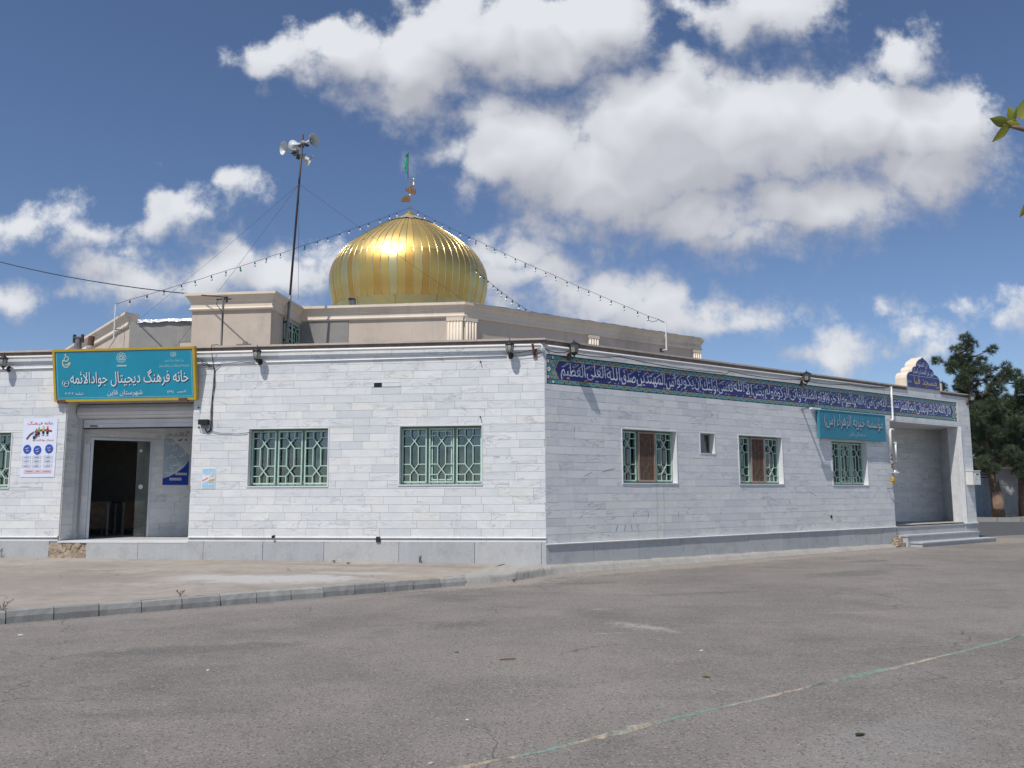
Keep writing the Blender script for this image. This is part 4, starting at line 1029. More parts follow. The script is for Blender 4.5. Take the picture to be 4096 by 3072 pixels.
def inscription():
    lx0, lx1 = bx0 + 0.36, bx1 - 0.36
    words = VERSE.split(' ')
    gl = [glyphs(w, -0.010, 2) for w in words]
    ws = [max(v[0] for v in g[0]) - min(v[0] for v in g[0]) for g in gl]
    gap = 0.03; nc = sum(len(w) for w in words); free = lx1 - lx0 - gap * (len(ws) - 1)
    tw_ = [free * (0.4 * wd / sum(ws) + 0.6 * len(w) / nc) for w, wd in zip(words, ws)]
    b = MB(); x = lx1; zb = bz0 + 0.205; r = random.Random(12)
    for w, g, wd, tw in zip(words, gl, ws, tw_):
        xs = min(v[0] for v in g[0]); up = r.uniform(-0.03, 0.03)
        x0 = x - tw; k = tw / wd
        pts = []
        for (vx, vz) in g[0]:
            zz = vz * 0.36 if vz > 0 else vz * 0.30
            pts.append((x0 + (vx - xs) * k - 0.03 * vz, -0.0255, min(bz0 + 0.462, max(bz0 + 0.106, zb + up + zz))))
        b.add(pts, g[1]); x = x0 - gap
    part(band, 'inscription', b, M['tilewhite'])
    m = MB(); x = lx0 + 0.05; i = 0
    while x < lx1 - 0.05:
        z = bz0 + r.choice((0.40, 0.425, 0.44, 0.35, 0.125, 0.14, 0.43)) + r.uniform(-0.01, 0.01); t = r.randrange(6); s = r.uniform(0.8, 1.2)
        if t == 0: strokes(m, [[(x - 0.03 * s, z - 0.012), (x + 0.04 * s, z + 0.014)]], 0.010, -0.0252)
        elif t == 1: strokes(m, [arc(x, z, 0.013 * s, 0, 2 * math.pi, 8)], 0.006, -0.0252)
        elif t == 2: strokes(m, [[(x - 0.025, z + 0.015), (x - 0.012, z - 0.01), (x, z + 0.012), (x + 0.012, z - 0.01), (x + 0.025, z + 0.02)]], 0.006, -0.0252)
        elif t == 3: strokes(m, [[(x - 0.02, z - 0.02), (x, z + 0.0), (x + 0.012, z + 0.02)], [(x + 0.012, z + 0.02), (x + 0.024, z + 0.012)]], 0.006, -0.0252)
        elif t == 4: m.add([(x - 0.010, -0.0252, z), (x, -0.0252, z - 0.010), (x + 0.010, -0.0252, z), (x, -0.0252, z + 0.010)], [(0, 1, 2, 3)])
        else: strokes(m, [[(x - 0.08, bz0 + 0.345), (x + 0.06, bz0 + 0.425)]], 0.009, -0.0253)
        x += r.uniform(0.022, 0.05); i += 1
    part(band, 'vowel_marks', m, M['tilewhite'], kind='stuff')
inscription()

# --- lobed crest on the parapet
def crest():
    Z0 = 4.20; xl, xr = 12.93, 14.79; xc = (xl + xr) / 2; hw = (xr - xl) / 2
    half = [(1.0, 0.0), (1.0, 0.27), (0.97, 0.35), (0.88, 0.42), (0.76, 0.455), (0.66, 0.46), (0.655, 0.52), (0.60, 0.585), (0.50, 0.625), (0.41, 0.635), (0.40, 0.70), (0.34, 0.775), (0.22, 0.84), (0.09, 0.885), (0.0, 0.93)]
    pts = [(xc + hw * u, Z0 + v) for u, v in half] + [(xc - hw * u, Z0 + v) for u, v in reversed(half[:-1])]
    c = part(MOSQ, 'crest', MB().prism(pts, -0.03, 0.30), M['cornice'], TI @ MB_)
    inn = [(xc + (x - xc) * 0.955, Z0 + 0.02 + (z - Z0) * 0.955) for x, z in pts]
    part(c, 'tile_face', MB().prism(inn, -0.038, -0.03), M['tileblue'])
    part(c, 'post', MB().box(xr - 0.02, xr + 0.06, -0.05, 0.29, Z0, Z0 + 0.24), M['cornice'])
    y = -0.041
    write(c, 'ان الصلوة', xc - 0.30, xc + 0.24, Z0 + 0.60, Z0 + 0.78, M['tilewhite'], y, 0.012)
    write(c, 'تنهى عن الفحشاء و المنكر', xc - 0.56, xc + 0.56, Z0 + 0.385, Z0 + 0.575, M['tilewhite'], y, 0.012)
    write(c, 'مسجد قبا', xc - 0.54, xc + 0.70, Z0 + 0.07, Z0 + 0.34, M['goldletter'], y, 0.03)
    write(c, '۱۳۷۳', xl + 0.06, xl + 0.25, Z0 + 0.13, Z0 + 0.19, M['tilewhite'], y, 0.02)
    write(c, 'تأسیس', xr - 0.27, xr - 0.08, Z0 + 0.06, Z0 + 0.16, M['tilewhite'], y, 0.02)
    part(c, 'joint_line', MB().box(xl + 0.16, xr - 0.10, -0.0405, -0.037, Z0 + 0.355, Z0 + 0.362), M['tilewhite'])
crest()

# --- octagonal upper storey
def P2(Mx, x, y): p = Mx @ Vector((x, y, 0)); return Vector((p.x - CX, p.y - CY))
o1 = P2(MA, -2.062, 3.0); o0 = P2(MA, -10.19, 3.0); o2 = P2(MB_, 8.57, 3.602)
OC = P2(MA, -6.12, 12.78)
o7 = o0 + Vector((-0.624, 0.782)) * 8.1
OCT = [o0, o1, o2, 2 * OC - o7, 2 * OC - o0, 2 * OC - o1, 2 * OC - o2, o7]
def sweep(poly, closed, prof, skip=(), name='cornice', mt='cornice', parent=None, split=None):
    """profile (outward, z) run along a plan polygon listed counter-clockwise"""
    n = len(poly)
    def nrm(a, c): d = (c - a).normalized(); return Vector((d.y, -d.x))
    for i in range(n if closed else n - 1):
        if i in skip: continue
        a, c = poly[i], poly[(i + 1) % n]; N = nrm(a, c)
        def miter(prev, at, nxt):
            if prev is None or nxt is None: return N
            n1, n2 = nrm(prev, at), nrm(at, nxt); m = (n1 + n2); return m / (1 + n1.dot(n2))
        ma = miter(poly[i - 1] if closed or i > 0 else None, a, c)
        mc = miter(a, c, poly[(i + 2) % n] if closed or i + 2 < n else None)
        if split and i in split:
            a = a.lerp(c, split[i]); ma = N
        b = MB(); vs = []
        for q, m in ((a, ma), (c, mc)):
            for (o, z) in prof: vs.append((q.x + m.x * o, q.y + m.y * o, z))
        k = len(prof); b.add(vs, [(j, k + j, k + (j + 1) % k, (j + 1) % k) for j in range(k)] + [tuple(range(k)), tuple(range(2 * k - 1, k - 1, -1))])
        part(parent, name, b, M[mt])
upper = part(MOSQ, 'upper_wall', MB().plan([(p.x, p.y) for p in OCT], 4.0, 5.425), M['plaster'])
CP = [(-0.25, 5.30), (0.02, 5.30), (0.045, 5.315), (0.055, 5.34), (0.045, 5.365), (0.03, 5.37), (0.03, 5.475), (0.05, 5.49), (0.06, 5.53), (0.095, 5.57), (0.125, 5.585), (0.125, 5.645), (-0.25, 5.645)]
sweep(OCT, True, CP, parent=upper, split={0: (10.19 - 5.95) / 8.128})
part(upper, 'upper_roof', MB().plan([(OC.x + (p.x - OC.x) * 0.975, OC.y + (p.y - OC.y) * 0.975) for p in OCT], 5.43, 5.50), M['roof'])
part(upper, 'cement_render', MB().box(-5.95, -4.775, 2.986, 3.0, 4.05, 5.299), M['cement'], TI @ MA)
part(upper, 'cement_render', MB().box(-10.17, -8.9, 2.988, 3.0, 4.05, 5.42).box(-8.9, -7.7, 2.99, 3.0, 4.9, 5.42), M['cement'], TI @ MA)
# reflective roofing sheet folded over the edge
b = MB(); r = random.Random(8); n = 26; vs = []
for i in range(n + 1):
    x = -9.95 + 2.25 * i / n
    for (y, z) in ((2.93, 5.40 + r.uniform(-0.03, 0.01)), (2.95, 5.45 + r.uniform(-0.01, 0.02)), (3.10, 5.47 + r.uniform(-0.02, 0.02)), (3.6, 5.50 + r.uniform(-0.02, 0.03))): vs.append((x, y, z))
b.add(vs, [(i * 4 + k, (i + 1) * 4 + k, (i + 1) * 4 + k + 1, i * 4 + k + 1) for i in range(n) for k in range(3)])
part(upper, 'roofing_sheet', b, M['foil'], TI @ MA)
b = MB(); vs = []
for i in range(n + 1):
    x = -5.7 + 3.3 * i / n
    for (y, z) in ((2.90, 5.640 + r.uniform(-0.01, 0.01)), (3.0, 5.665 + r.uniform(-0.01, 0.015)), (3.3, 5.67 + r.uniform(-0.01, 0.02))): vs.append((x, y, z))
b.add(vs, [(i * 3 + k, (i + 1) * 3 + k, (i + 1) * 3 + k + 1, i * 3 + k + 1) for i in range(n) for k in range(2)])
part(upper, 'roofing_sheet', b, M['foil'], TI @ MA)
b = MB(); vs = []; n = 60
for i in range(n + 1):
    x = 0.7 + 7.8 * i / n
    for (y, z) in ((3.46, 5.642 + r.uniform(-0.015, 0.012)), (3.56, 5.67 + r.uniform(-0.012, 0.02)), (3.9, 5.67 + r.uniform(-0.01, 0.02))): vs.append((x, y, z))
b.add(vs, [(i * 3 + k, (i + 1) * 3 + k, (i + 1) * 3 + k + 1, i * 3 + k + 1) for i in range(n) for k in range(2)])
part(upper, 'roofing_felt', b, M['roof'], TI @ MB_)
def pilaster(Mx, x0, x1, y, nfl):
    b = MB().box(x0, x1, y - 0.05, y + 0.02, 4.02, 5.299).box(x0 - 0.015, x1 + 0.015, y - 0.07, y + 0.02, 5.22, 5.298)
    p = part(upper, 'pilaster', b, M['cornice'], TI @ Mx)
    w = (x1 - x0) / nfl
    me = MB().tube([(0, 0, 4.05), (0, 0, 5.20)], w * 0.33, 8).mesh('flute', M['cornice'], True)
    for i in range(nfl): link('flute', me, p, T((x0 + (i + 0.5) * w, y - 0.05, 0)))
pilaster(MA, -2.44, -2.08, 3.0, 5); pilaster(MB_, 0.55, 0.86, 3.602, 4)
pilaster(MB_, 4.30, 4.64, 3.602, 4); pilaster(MB_, 8.22, 8.55, 3.602, 4)
rel = part(upper, 'relief_panel', MB().box(6.95, 8.5, 3.565, 3.60, 5.36, 5.48), M['cornice'], TI @ MB_)
write(rel, 'لا اله الا الله محمد رسول الله', 7.0, 8.45, 5.372, 5.472, M['coping'], 3.560, 0.02, name='relief_lettering').__setitem__('kind', 'stuff')
# square stair tower
tw = [P2(MA, -7.735, 1.3), P2(MA, -5.955, 1.3), P2(MA, -5.955, 3.6), P2(MA, -7.735, 3.6)]
tower = part(MOSQ, 'stair_tower', MB().plan([(p.x, p.y) for p in tw], 4.0, 5.30), M['plaster'])
sweep(tw, True, [(-0.3, 5.235), (0.02, 5.235), (0.05, 5.25), (0.06, 5.275), (0.045, 5.30), (0.03, 5.31), (0.03, 5.43), (0.05, 5.45), (0.07, 5.50), (0.11, 5.55), (0.135, 5.56), (0.135, 5.615), (-0.3, 5.615)], parent=tower)
part(tower, 'tower_roof', MB().plan([((p.x - tw[0].x) * 0.94 + tw[0].x + 0.05, (p.y - tw[0].y) * 0.94 + tw[0].y + 0.05) for p in tw], 5.56, 5.60), M['roof'])
Mt = TI @ MA @ T((-5.955, 0, 0)) @ Matrix.Rotation(R(90), 4, 'Z')
twn = part(tower, 'window', MB().box(2.0, 2.95, -0.004, 0.01, 4.55, 5.2), M['dark'], Mt)
part(twn, 'grille', grille(2.03, 2.46, 4.58, 5.17, -0.03), M['green']); part(twn, 'grille', grille(2.49, 2.92, 4.58, 5.17, -0.03), M['green'])

# --- dome
DX, DY = -3.62 - CX, 29.3 - CY
DPROF = [(2.50, 7.0), (2.545, 7.3), (2.60, 7.65), (2.642, 7.88), (2.68, 8.05), (2.710, 8.2), (2.738, 8.38), (2.757, 8.63), (2.745, 8.875), (2.677, 9.115), (2.559, 9.358), (2.394, 9.608), (2.150, 9.86), (1.785, 10.14), (1.345, 10.45), (0.985, 10.69), (0.341, 11.017)]
def rad(z):
    P = DPROF
    for i in range(len(P) - 1):
        if P[i][1] <= z <= P[i + 1][1] + 1e-9:
            z0, z1 = P[i][1], P[i + 1][1]; t = (z - z0) / (z1 - z0)
            def sl(j):
                a, c = P[max(j - 1, 0)], P[min(j + 1, len(P) - 1)]; return (c[0] - a[0]) / (c[1] - a[1])
            h = z1 - z0; m0, m1 = sl(i) * h, sl(i + 1) * h
            return (2 * t**3 - 3 * t**2 + 1) * P[i][0] + (t**3 - 2 * t**2 + t) * m0 + (-2 * t**3 + 3 * t**2) * P[i + 1][0] + (t**3 - t**2) * m1
    return P[-1][0]
MD = T((DX, DY, 0))
core = MB().lathe([(2.48, 5.3), (2.48, 7.0)] + [(rad(7.05 + 3.95 * i / 24) - 0.025, 7.05 + 3.95 * i / 24) for i in range(25)], 64)
dome = part(MOSQ, 'dome', core, M['brass'], MD, True)
NG = 64
def gore(z0, z1, rows, out=0.0, gap=0.003):
    b = MB(); vs = []; ha = math.pi / NG
    for i in range(rows + 1):
        z = z0 + (z1 - z0) * i / rows; r_ = rad(z) + out
        rc = r_ * math.cos(ha)
        for s in (-1, -0.4, 0.4, 1):
            a = s * (ha - gap / max(r_, 0.3)); vs.append((r_ * math.cos(a), r_ * math.sin(a), z))
    b.add(vs, [(i * 4 + k, i * 4 + k + 1, i * 4 + k + 5, i * 4 + k + 4) for i in range(rows) for k in range(3)])
    return b
lo = gore(7.66, 9.22, 16).mesh('lower_panel', M['gold'], True); hi = gore(9.21, 10.74, 18, -0.004).mesh('upper_panel', M['goldup'], True)
sm = MB().tube([((rad(z) + 0.002), 0, z) for z in [7.66 + 3.07 * i / 26 for i in range(27)]], 0.010, 5).mesh('seam', M['seam'], True)
for i in range(NG):
    a = 2 * math.pi * (i + 0.3) / NG
    link('lower_panel', lo, dome, Matrix.Rotation(a, 4, 'Z')); link('upper_panel', hi, dome, Matrix.Rotation(a, 4, 'Z'))
    link('seam', sm, dome, Matrix.Rotation(a + math.pi / NG, 4, 'Z'))
# chevron strips round the foot
NCH, STEP, LEAN = 6, 2 * math.pi / 6 / 36, 0.20
def strip(sgn, k):
    """one slanted strip; those that would cross the axis of the V start where they meet it"""
    b = MB(); vs = []; n = 6; f0 = max(0.0, -(k + 0.5) * STEP / LEAN); f1 = min(1.0, (18 - k - 0.5) * STEP / LEAN)
    if f1 - f0 < 0.05: return None
    for i in range(n + 1):
        f = f0 + (f1 - f0) * i / n; z = 7.12 + 0.54 * f; r_ = rad(z) + 0.012; a0 = sgn * ((k + 0.5) * STEP + LEAN * f)
        for da in (-0.47 * STEP, 0.47 * STEP): vs.append((r_ * math.cos(a0 + da), r_ * math.sin(a0 + da), z))
    b.add(vs, [(i * 2, i * 2 + 1, i * 2 + 3, i * 2 + 2) for i in range(n)]); return b.mesh('chevron_strip', M['goldpale'], True)
sm_ = {(sg, k): strip(sg, k) for sg in (1, -1) for k in range(-7, 18)}
for g in range(NCH):
    base = 2 * math.pi * g / NCH - math.pi / 2 - 0.045
    for (sg, k), me in sm_.items():
        if me: link('chevron_strip', me, dome, Matrix.Rotation(base, 4, 'Z'))
# petals and cone at the crown
pet = MB(); 
pet.add([(0.30, -0.053, 11.045), (0.30, 0.053, 11.045), (0.80, 0.140, 10.790), (0.94, 0.0, 10.722), (0.80, -0.140, 10.790)], [(0, 1, 2, 3, 4)])
pm = pet.mesh('petal', M['petal'])
for i in range(18): link('petal', pm, dome, Matrix.Rotation(2 * math.pi * i / 18, 4, 'Z') @ T((0, 0, 0.022 + 0.004 * (i % 2))))
part(dome, 'cone_cap', MB().lathe([(0.375, 11.005), (0.37, 11.03), (0.20, 11.16), (0.06, 11.275), (0.022, 11.33)], 28), M['brass'], smooth=True)
fin = part(dome, 'finial', MB().tube([(0, 0, 11.3), (0, 0, 12.5)], 0.018, 8), M['brass'])
part(fin, 'ball', MB().lathe([(0.002, 11.84), (0.03, 11.855), (0.04, 11.885), (0.03, 11.915), (0.002, 11.93)], 12), M['white'], smooth=True)
part(fin, 'emblem', MB().prism([(-0.02, 11.60), (-0.10, 11.64), (-0.32, 11.63), (-0.34, 11.67), (-0.30, 11.76), (-0.20, 11.84), (-0.08, 11.88), (-0.02, 11.90)], -0.01, 0.01), M['brown'])
e = [(0.0, 11.95), (0.06, 11.92), (0.12, 11.93), (0.17, 11.90), (0.19, 11.88), (0.22, 12.02), (0.22, 12.10), (0.19, 12.15), (0.16, 12.08), (0.13, 12.10), (0.12, 12.18), (0.06, 12.24), (0.02, 12.22), (-0.02, 12.24), (-0.05, 12.14), (-0.12, 12.12), (-0.15, 12.17), (-0.19, 12.14), (-0.17, 12.04), (-0.10, 12.02), (-0.06, 11.98)]
part(fin, 'emblem', MB().prism(e, -0.012, 0.012), M['brown'])
part(fin, 'beacon', MB().lathe([(0.055, 12.24), (0.055, 12.27), (0.035, 12.28), (0.035, 12.44), (0.05, 12.45), (0.05, 12.48), (0.03, 12.51), (0.002, 12.52)], 12, T((0.13, 0, 0))), M['alu'], smooth=True)

# ================================================================== THINGS ON THE STREET WALL
def sign_main():
    # 3.0 x 1.03 m light box, leaning out at the top
    Wd, Hh = 2.98, 1.05; tilt = R(9.5)
    S = thing('shop_sign', 'long turquoise signboard with yellow frame leaning out above the shutter doorway', 'sign', MA @ T((-9.82, -0.075, 3.155)) @ Matrix.Rotation(tilt, 4, 'X'))
    part(S, 'panel', MB().box(0.03, Wd - 0.03, -0.03, 0.05, 0.03, Hh - 0.03), M['sign'])
    f = 0.045
    part(S, 'frame', MB().box(0, Wd, -0.045, 0.06, 0, f).box(0, Wd, -0.045, 0.06, Hh - f, Hh).box(0, f, -0.044, 0.059, f, Hh - f).box(Wd - f, Wd, -0.044, 0.059, f, Hh - f), M['yellow'])
    part(S, 'bracket', MB().box(0.06, 0.24, -0.05, 0.04, -0.03, 0.042), M['rust']); part(S, 'bracket', MB().box(Wd - 0.36, Wd - 0.18, -0.05, 0.04, -0.03, 0.042), M['rust'])
    for x in (0.35, Wd - 0.35): part(S, 'strut', MB().tube([(x, 0.06, Hh - 0.1), (x, 0.24, Hh - 0.16)], 0.012, 6), M['rust'])
    for x in (0.35, Wd - 0.35): part(S, 'strut', MB().tube([(x, 0.06, 0.1), (x, 0.10, 0.09)], 0.012, 6), M['rust'])
    fl = MB(); q = 0.018
    fl.box(0.075, Wd - 0.075, -0.032, -0.030, 0.075, 0.081).box(0.075, Wd - 0.075, -0.032, -0.030, Hh - 0.081, Hh - 0.075).box(0.075, 0.081, -0.032, -0.030, 0.081, Hh - 0.081).box(Wd - 0.081, Wd - 0.075, -0.032, -0.030, 0.081, Hh - 0.081)
    part(S, 'border_line', fl, M['pale_ink'])
    U = lambda u: 0.045 + u * (Wd - 0.09); V = lambda v: Hh - 0.045 - v * (Hh - 0.09)
    t1 = 'خانه فرهنگ دیجیتال جوادالائمه'; box = (U(0.108), U(0.965), V(0.745), V(0.405))
    write(S, t1, box[0] + 0.014, box[1] + 0.014, box[2] - 0.014, box[3] - 0.014, M['letterdark'], -0.0335, 0.042, name='letter_shadow')
    write(S, t1, *box, M['letter'], -0.0355, 0.040)
    write(S, '(ع)', U(0.047) + 0.01, U(0.098) + 0.01, V(0.735) - 0.01, V(0.60) - 0.01, M['letterdark'], -0.0335, 0.02, name='letter_shadow')
    write(S, '(ع)', U(0.047), U(0.098), V(0.735), V(0.60), M['letter'], -0.0355, 0.02)
    write(S, 'شهرستان قاین', U(0.375), U(0.630), V(0.945), V(0.815), M['letter'], -0.034, 0.012)
    write(S, 'تاسیس', U(0.882), U(0.944), V(0.905), V(0.84), M['letter'], -0.034, 0.015); write(S, '۱۳۹۱', U(0.808), U(0.855), V(0.90), V(0.85), M['letter'], -0.034, 0.02)
    write(S, 'شناسه', U(0.142), U(0.198), V(0.905), V(0.845), M['letter'], -0.034, 0.015); write(S, '۲۰۴۰۲', U(0.065), U(0.128), V(0.90), V(0.85), M['letter'], -0.034, 0.02)
    write(S, 'وزارت فرهنگ و ارشاد اسلامی', U(0.797), U(0.935), V(0.265), V(0.20), M['pale_ink'], -0.034, 0.005)
    write(S, 'مرکز توسعه فناوری اطلاعات و رسانه های دیجیتال', U(0.757), U(0.975), V(0.375), V(0.305), M['pale_ink'], -0.034, 0.005)
    # four crescents and upright of the small round emblem
    e = MB(); cx, cz = U(0.862), V(0.105); k = 0.055
    strokes(e, [[(cx, cz - k), (cx, cz + k * 0.8)], arc(cx, cz, k, R(60), R(-70), 10), arc(cx, cz, k, R(120), R(250), 10), arc(cx, cz, k * 0.55, R(70), R(-80), 8), arc(cx, cz, k * 0.55, R(110), R(260), 8)], 0.011, -0.034)
    part(S, 'emblem', e, M['pale_ink'])
    # interlaced rosette with a bar below
    e = MB(); cx, cz = U(0.487), V(0.155)
    for i in range(8):
        a = i * math.pi / 4; strokes(e, [arc(cx + 0.062 * math.cos(a), cz + 0.062 * math.sin(a), 0.040, 0, 2 * math.pi, 12)], 0.011, -0.034)
    strokes(e, [arc(cx, cz, 0.036, 0, 2 * math.pi, 12)], 0.010, -0.0342)
    e.box(U(0.452), U(0.524), -0.0345, -0.033, V(0.335), V(0.305)); part(S, 'emblem', e, M['pale_ink'])
    # flowing calligraphic mark
    e = MB(); cx, cz = U(0.078), V(0.20)
    strokes(e, [arc(cx + 0.02, cz + 0.045, 0.045, R(-30), R(200), 12)], 0.018, -0.034)
    strokes(e, [[(cx - 0.07, cz + 0.02), (cx - 0.03, cz + 0.012), (cx + 0.03, cz - 0.005), (cx + 0.06, cz + 0.03)]], 0.022, -0.0342)
    strokes(e, [[(cx - 0.06, cz + 0.0), (cx - 0.065, cz - 0.06), (cx - 0.04, cz - 0.11), (cx + 0.01, cz - 0.13), (cx + 0.05, cz - 0.105), (cx + 0.08, cz - 0.06), (cx + 0.10, cz - 0.045)], [(cx - 0.02, cz - 0.08), (cx + 0.04, cz - 0.065), (cx + 0.10, cz - 0.02)]], 0.022, -0.0344)
    disc(e, cx + 0.0, cz + 0.125, 0.014, 0.026, -0.034, 10)
    part(S, 'emblem', e, M['cream_ink'])
sign_main()

def sign_side():
    Wd, Hh = 2.98, 0.70
    S = thing('charity_sign', 'faded turquoise signboard with raised letters above the window by the porch', 'sign', MB_ @ T((8.56, -0.11, 2.625)))
    part(S, 'panel', MB().box(0.02, Wd - 0.02, -0.012, 0.05, 0.02, Hh - 0.02), M['sign2'])
    part(S, 'frame', MB().box(0, Wd, -0.022, 0.055, 0, 0.022).box(0, Wd, -0.022, 0.055, Hh - 0.022, Hh).box(0, 0.022, -0.021, 0.054, 0.022, Hh - 0.022).box(Wd - 0.022, Wd, -0.021, 0.054, 0.022, Hh - 0.022), M['sign2'])
    for x in (0.1, Wd - 0.1):
        for z in (0.03, Hh - 0.06): part(S, 'bolt', MB().box(x, x + 0.04, 0.04, 0.11, z, z + 0.03), M['rust'])
    t1 = 'مؤسسه خیریه الزهراء (س)'
    write(S, t1, 0.215, Wd - 0.135, 0.235, 0.60, M['letterdark'], -0.016, 0.030, name='letter_shadow')
    write(S, t1, 0.20, Wd - 0.15, 0.25, 0.615, M['letterfade'], -0.026, 0.026)
    write(S, 'نمایندگی قائن', 0.42 * Wd, 0.67 * Wd, 0.075, 0.195, M['letterfade'], -0.016, 0.02)
sign_side()

def poster_house():
    S = thing('poster', 'white poster with red heading and three blue ovals beside the doorway', 'poster', MA @ T((-10.52, -0.020, 1.66)))
    Wd, Hh = 0.735, 1.185
    b = MB(); n = 6; vs = []; r = random.Random(1)
    for i in range(n + 1):
        for j in range(n + 1): vs.append((Wd * i / n, -0.002 + r.uniform(-0.003, 0.002) * (0 < i < n), Hh * j / n))
    b.add(vs, [(i * (n + 1) + j, (i + 1) * (n + 1) + j, (i + 1) * (n + 1) + j + 1, i * (n + 1) + j + 1) for i in range(n) for j in range(n)])
    part(S, 'sheet', b, M['paper']); y = -0.008
    U = lambda u: u * Wd; V = lambda v: (1 - v) * Hh
    write(S, 'خانه فرهنگ', U(0.13), U(0.87), V(0.128), V(0.055), M['inkred'], y, 0.02)
    write(S, 'دیجیتال جوادالائمه', U(0.40), U(0.92), V(0.40), V(0.355), M['inkred'], y, 0.012)
    e = MB()
    strokes(e, [[(U(0.12), V(0.36)), (U(0.22), V(0.28)), (U(0.38), V(0.225)), (U(0.6), V(0.205)), (U(0.85), V(0.225))]], 0.035, y)
    part(S, 'printed_table', e, M['rust'])
    for i, (u, v, m) in enumerate(((0.34, 0.28, 'sky_print'), (0.40, 0.235, 'inkred'), (0.47, 0.21, 'greenplastic'), (0.60, 0.195, 'orange_print'), (0.72, 0.20, 'inkred'))):
        e = MB(); disc(e, U(u), V(v), 0.028, 0.036, y - 0.001, 10); disc(e, U(u), V(v - 0.045), 0.014, 0.016, y - 0.001, 8); part(S, 'printed_figure', e, M[m])
        e = MB().box(U(u) - 0.025, U(u) + 0.025, y - 0.002, y - 0.001, V(v + 0.075), V(v + 0.03)); strokes(e, [[(U(u), V(v + 0.07)), (U(u), V(v + 0.10))], [(U(u) - 0.03, V(v + 0.105)), (U(u) + 0.03, V(v + 0.10))]], 0.008, y - 0.001); part(S, 'printed_chair', e, M['inkblack'])
    for (u, v) in ((0.16, 0.53), (0.46, 0.545), (0.80, 0.525)):
        e = MB(); disc(e, U(u), V(v), 0.086, 0.092, y); o = part(S, 'oval', e, M['inkblue'])
        q = MB(); strokes(q, [[(U(u) - 0.04, V(v) + 0.02), (U(u) - 0.01, V(v) + 0.012), (U(u) + 0.03, V(v) + 0.035)], [(U(u) - 0.02, V(v) - 0.035), (U(u) + 0.03, V(v) - 0.025)]], 0.012, y - 0.001); part(o, 'print', q, M['inkpink'])
    e = MB()
    for cx in (0.16, 0.46, 0.79):
        for v in (0.665, 0.735, 0.815):
            x0, x1, z0, z1 = U(cx - 0.12), U(cx + 0.12), V(v + 0.024), V(v - 0.02)
            strokes(e, [[(x0, z0), (x1, z0), (x1, z1), (x0, z1), (x0, z0)]], 0.004, y); strokes(e, [[(x0 + 0.035, (z0 + z1) / 2), (x1 - 0.04, (z0 + z1) / 2 + 0.003)]], 0.010, y)
        strokes(e, [[(U(cx), V(0.62)), (U(cx), V(0.645))], [(U(cx), V(0.689)), (U(cx), V(0.715))], [(U(cx), V(0.759)), (U(cx), V(0.795))]], 0.004, y)
    part(S, 'printed_boxes', e, M['inkgrey'], kind='stuff')
    o = part(S, 'printed_band', MB().box(U(0.10), U(0.90), y, y + 0.001, V(0.93), V(0.875)), M['inkpink'])
    q = MB(); strokes(q, [[(U(0.17), V(0.905)), (U(0.36), V(0.902))], [(U(0.47), V(0.903)), (U(0.55), V(0.903))], [(U(0.67), V(0.903)), (U(0.86), V(0.903))]], 0.012, y - 0.001); part(o, 'print', q, M['inkgrey'])
poster_house()

def poster_small():
    S = thing('poster', 'small light blue poster with knotted lettering right of the doorway', 'poster', MA @ T((-6.708, -0.020, 1.417)))
    Wd, Hh = 0.283, 0.40; y = -0.006
    part(S, 'sheet', MB().box(0, Wd, -0.003, 0, 0, Hh), M['letter'])
    part(S, 'print_field', MB().box(0.012, Wd - 0.012, -0.0045, -0.003, 0.012, Hh - 0.012), M['sky_print'])
    part(S, 'pale_band', MB().add([(0.02, -0.0052, 0.10), (Wd - 0.02, -0.0052, 0.20), (Wd - 0.02, -0.0052, 0.27), (0.02, -0.0052, 0.27)], [(0, 1, 2, 3)]), M['letter'])
    e = MB(); strokes(e, [[(0.02, 0.145), (0.13, 0.205)]], 0.032, y); part(S, 'stripe', e, M['salmon_print'])
    e = MB(); strokes(e, [[(0.17, 0.215), (Wd - 0.03, 0.255)]], 0.03, y); part(S, 'stripe', e, M['orange_print'])
    e = MB(); strokes(e, [[(0.16, 0.13), (Wd - 0.022, 0.185)]], 0.045, y); part(S, 'stripe', e, M['orange_print'])
    write(S, 'قرآن', 0.045, Wd - 0.04, 0.25, 0.385, M['navy'], y - 0.001, 0.075, name='letter_shadow'); write(S, 'قرآن', 0.045, Wd - 0.04, 0.25, 0.385, M['letter'], y - 0.002, 0.012)
    write(S, 'و', 0.13, 0.20, 0.16, 0.245, M['navy'], y - 0.001, 0.075, name='letter_shadow'); write(S, 'و', 0.13, 0.20, 0.16, 0.245, M['letter'], y - 0.002, 0.012)
    write(S, 'عترت', 0.035, Wd - 0.03, 0.03, 0.145, M['navy'], y - 0.001, 0.075, name='letter_shadow'); write(S, 'عترت', 0.035, Wd - 0.03, 0.03, 0.145, M['letter'], y - 0.002, 0.012)
poster_small()

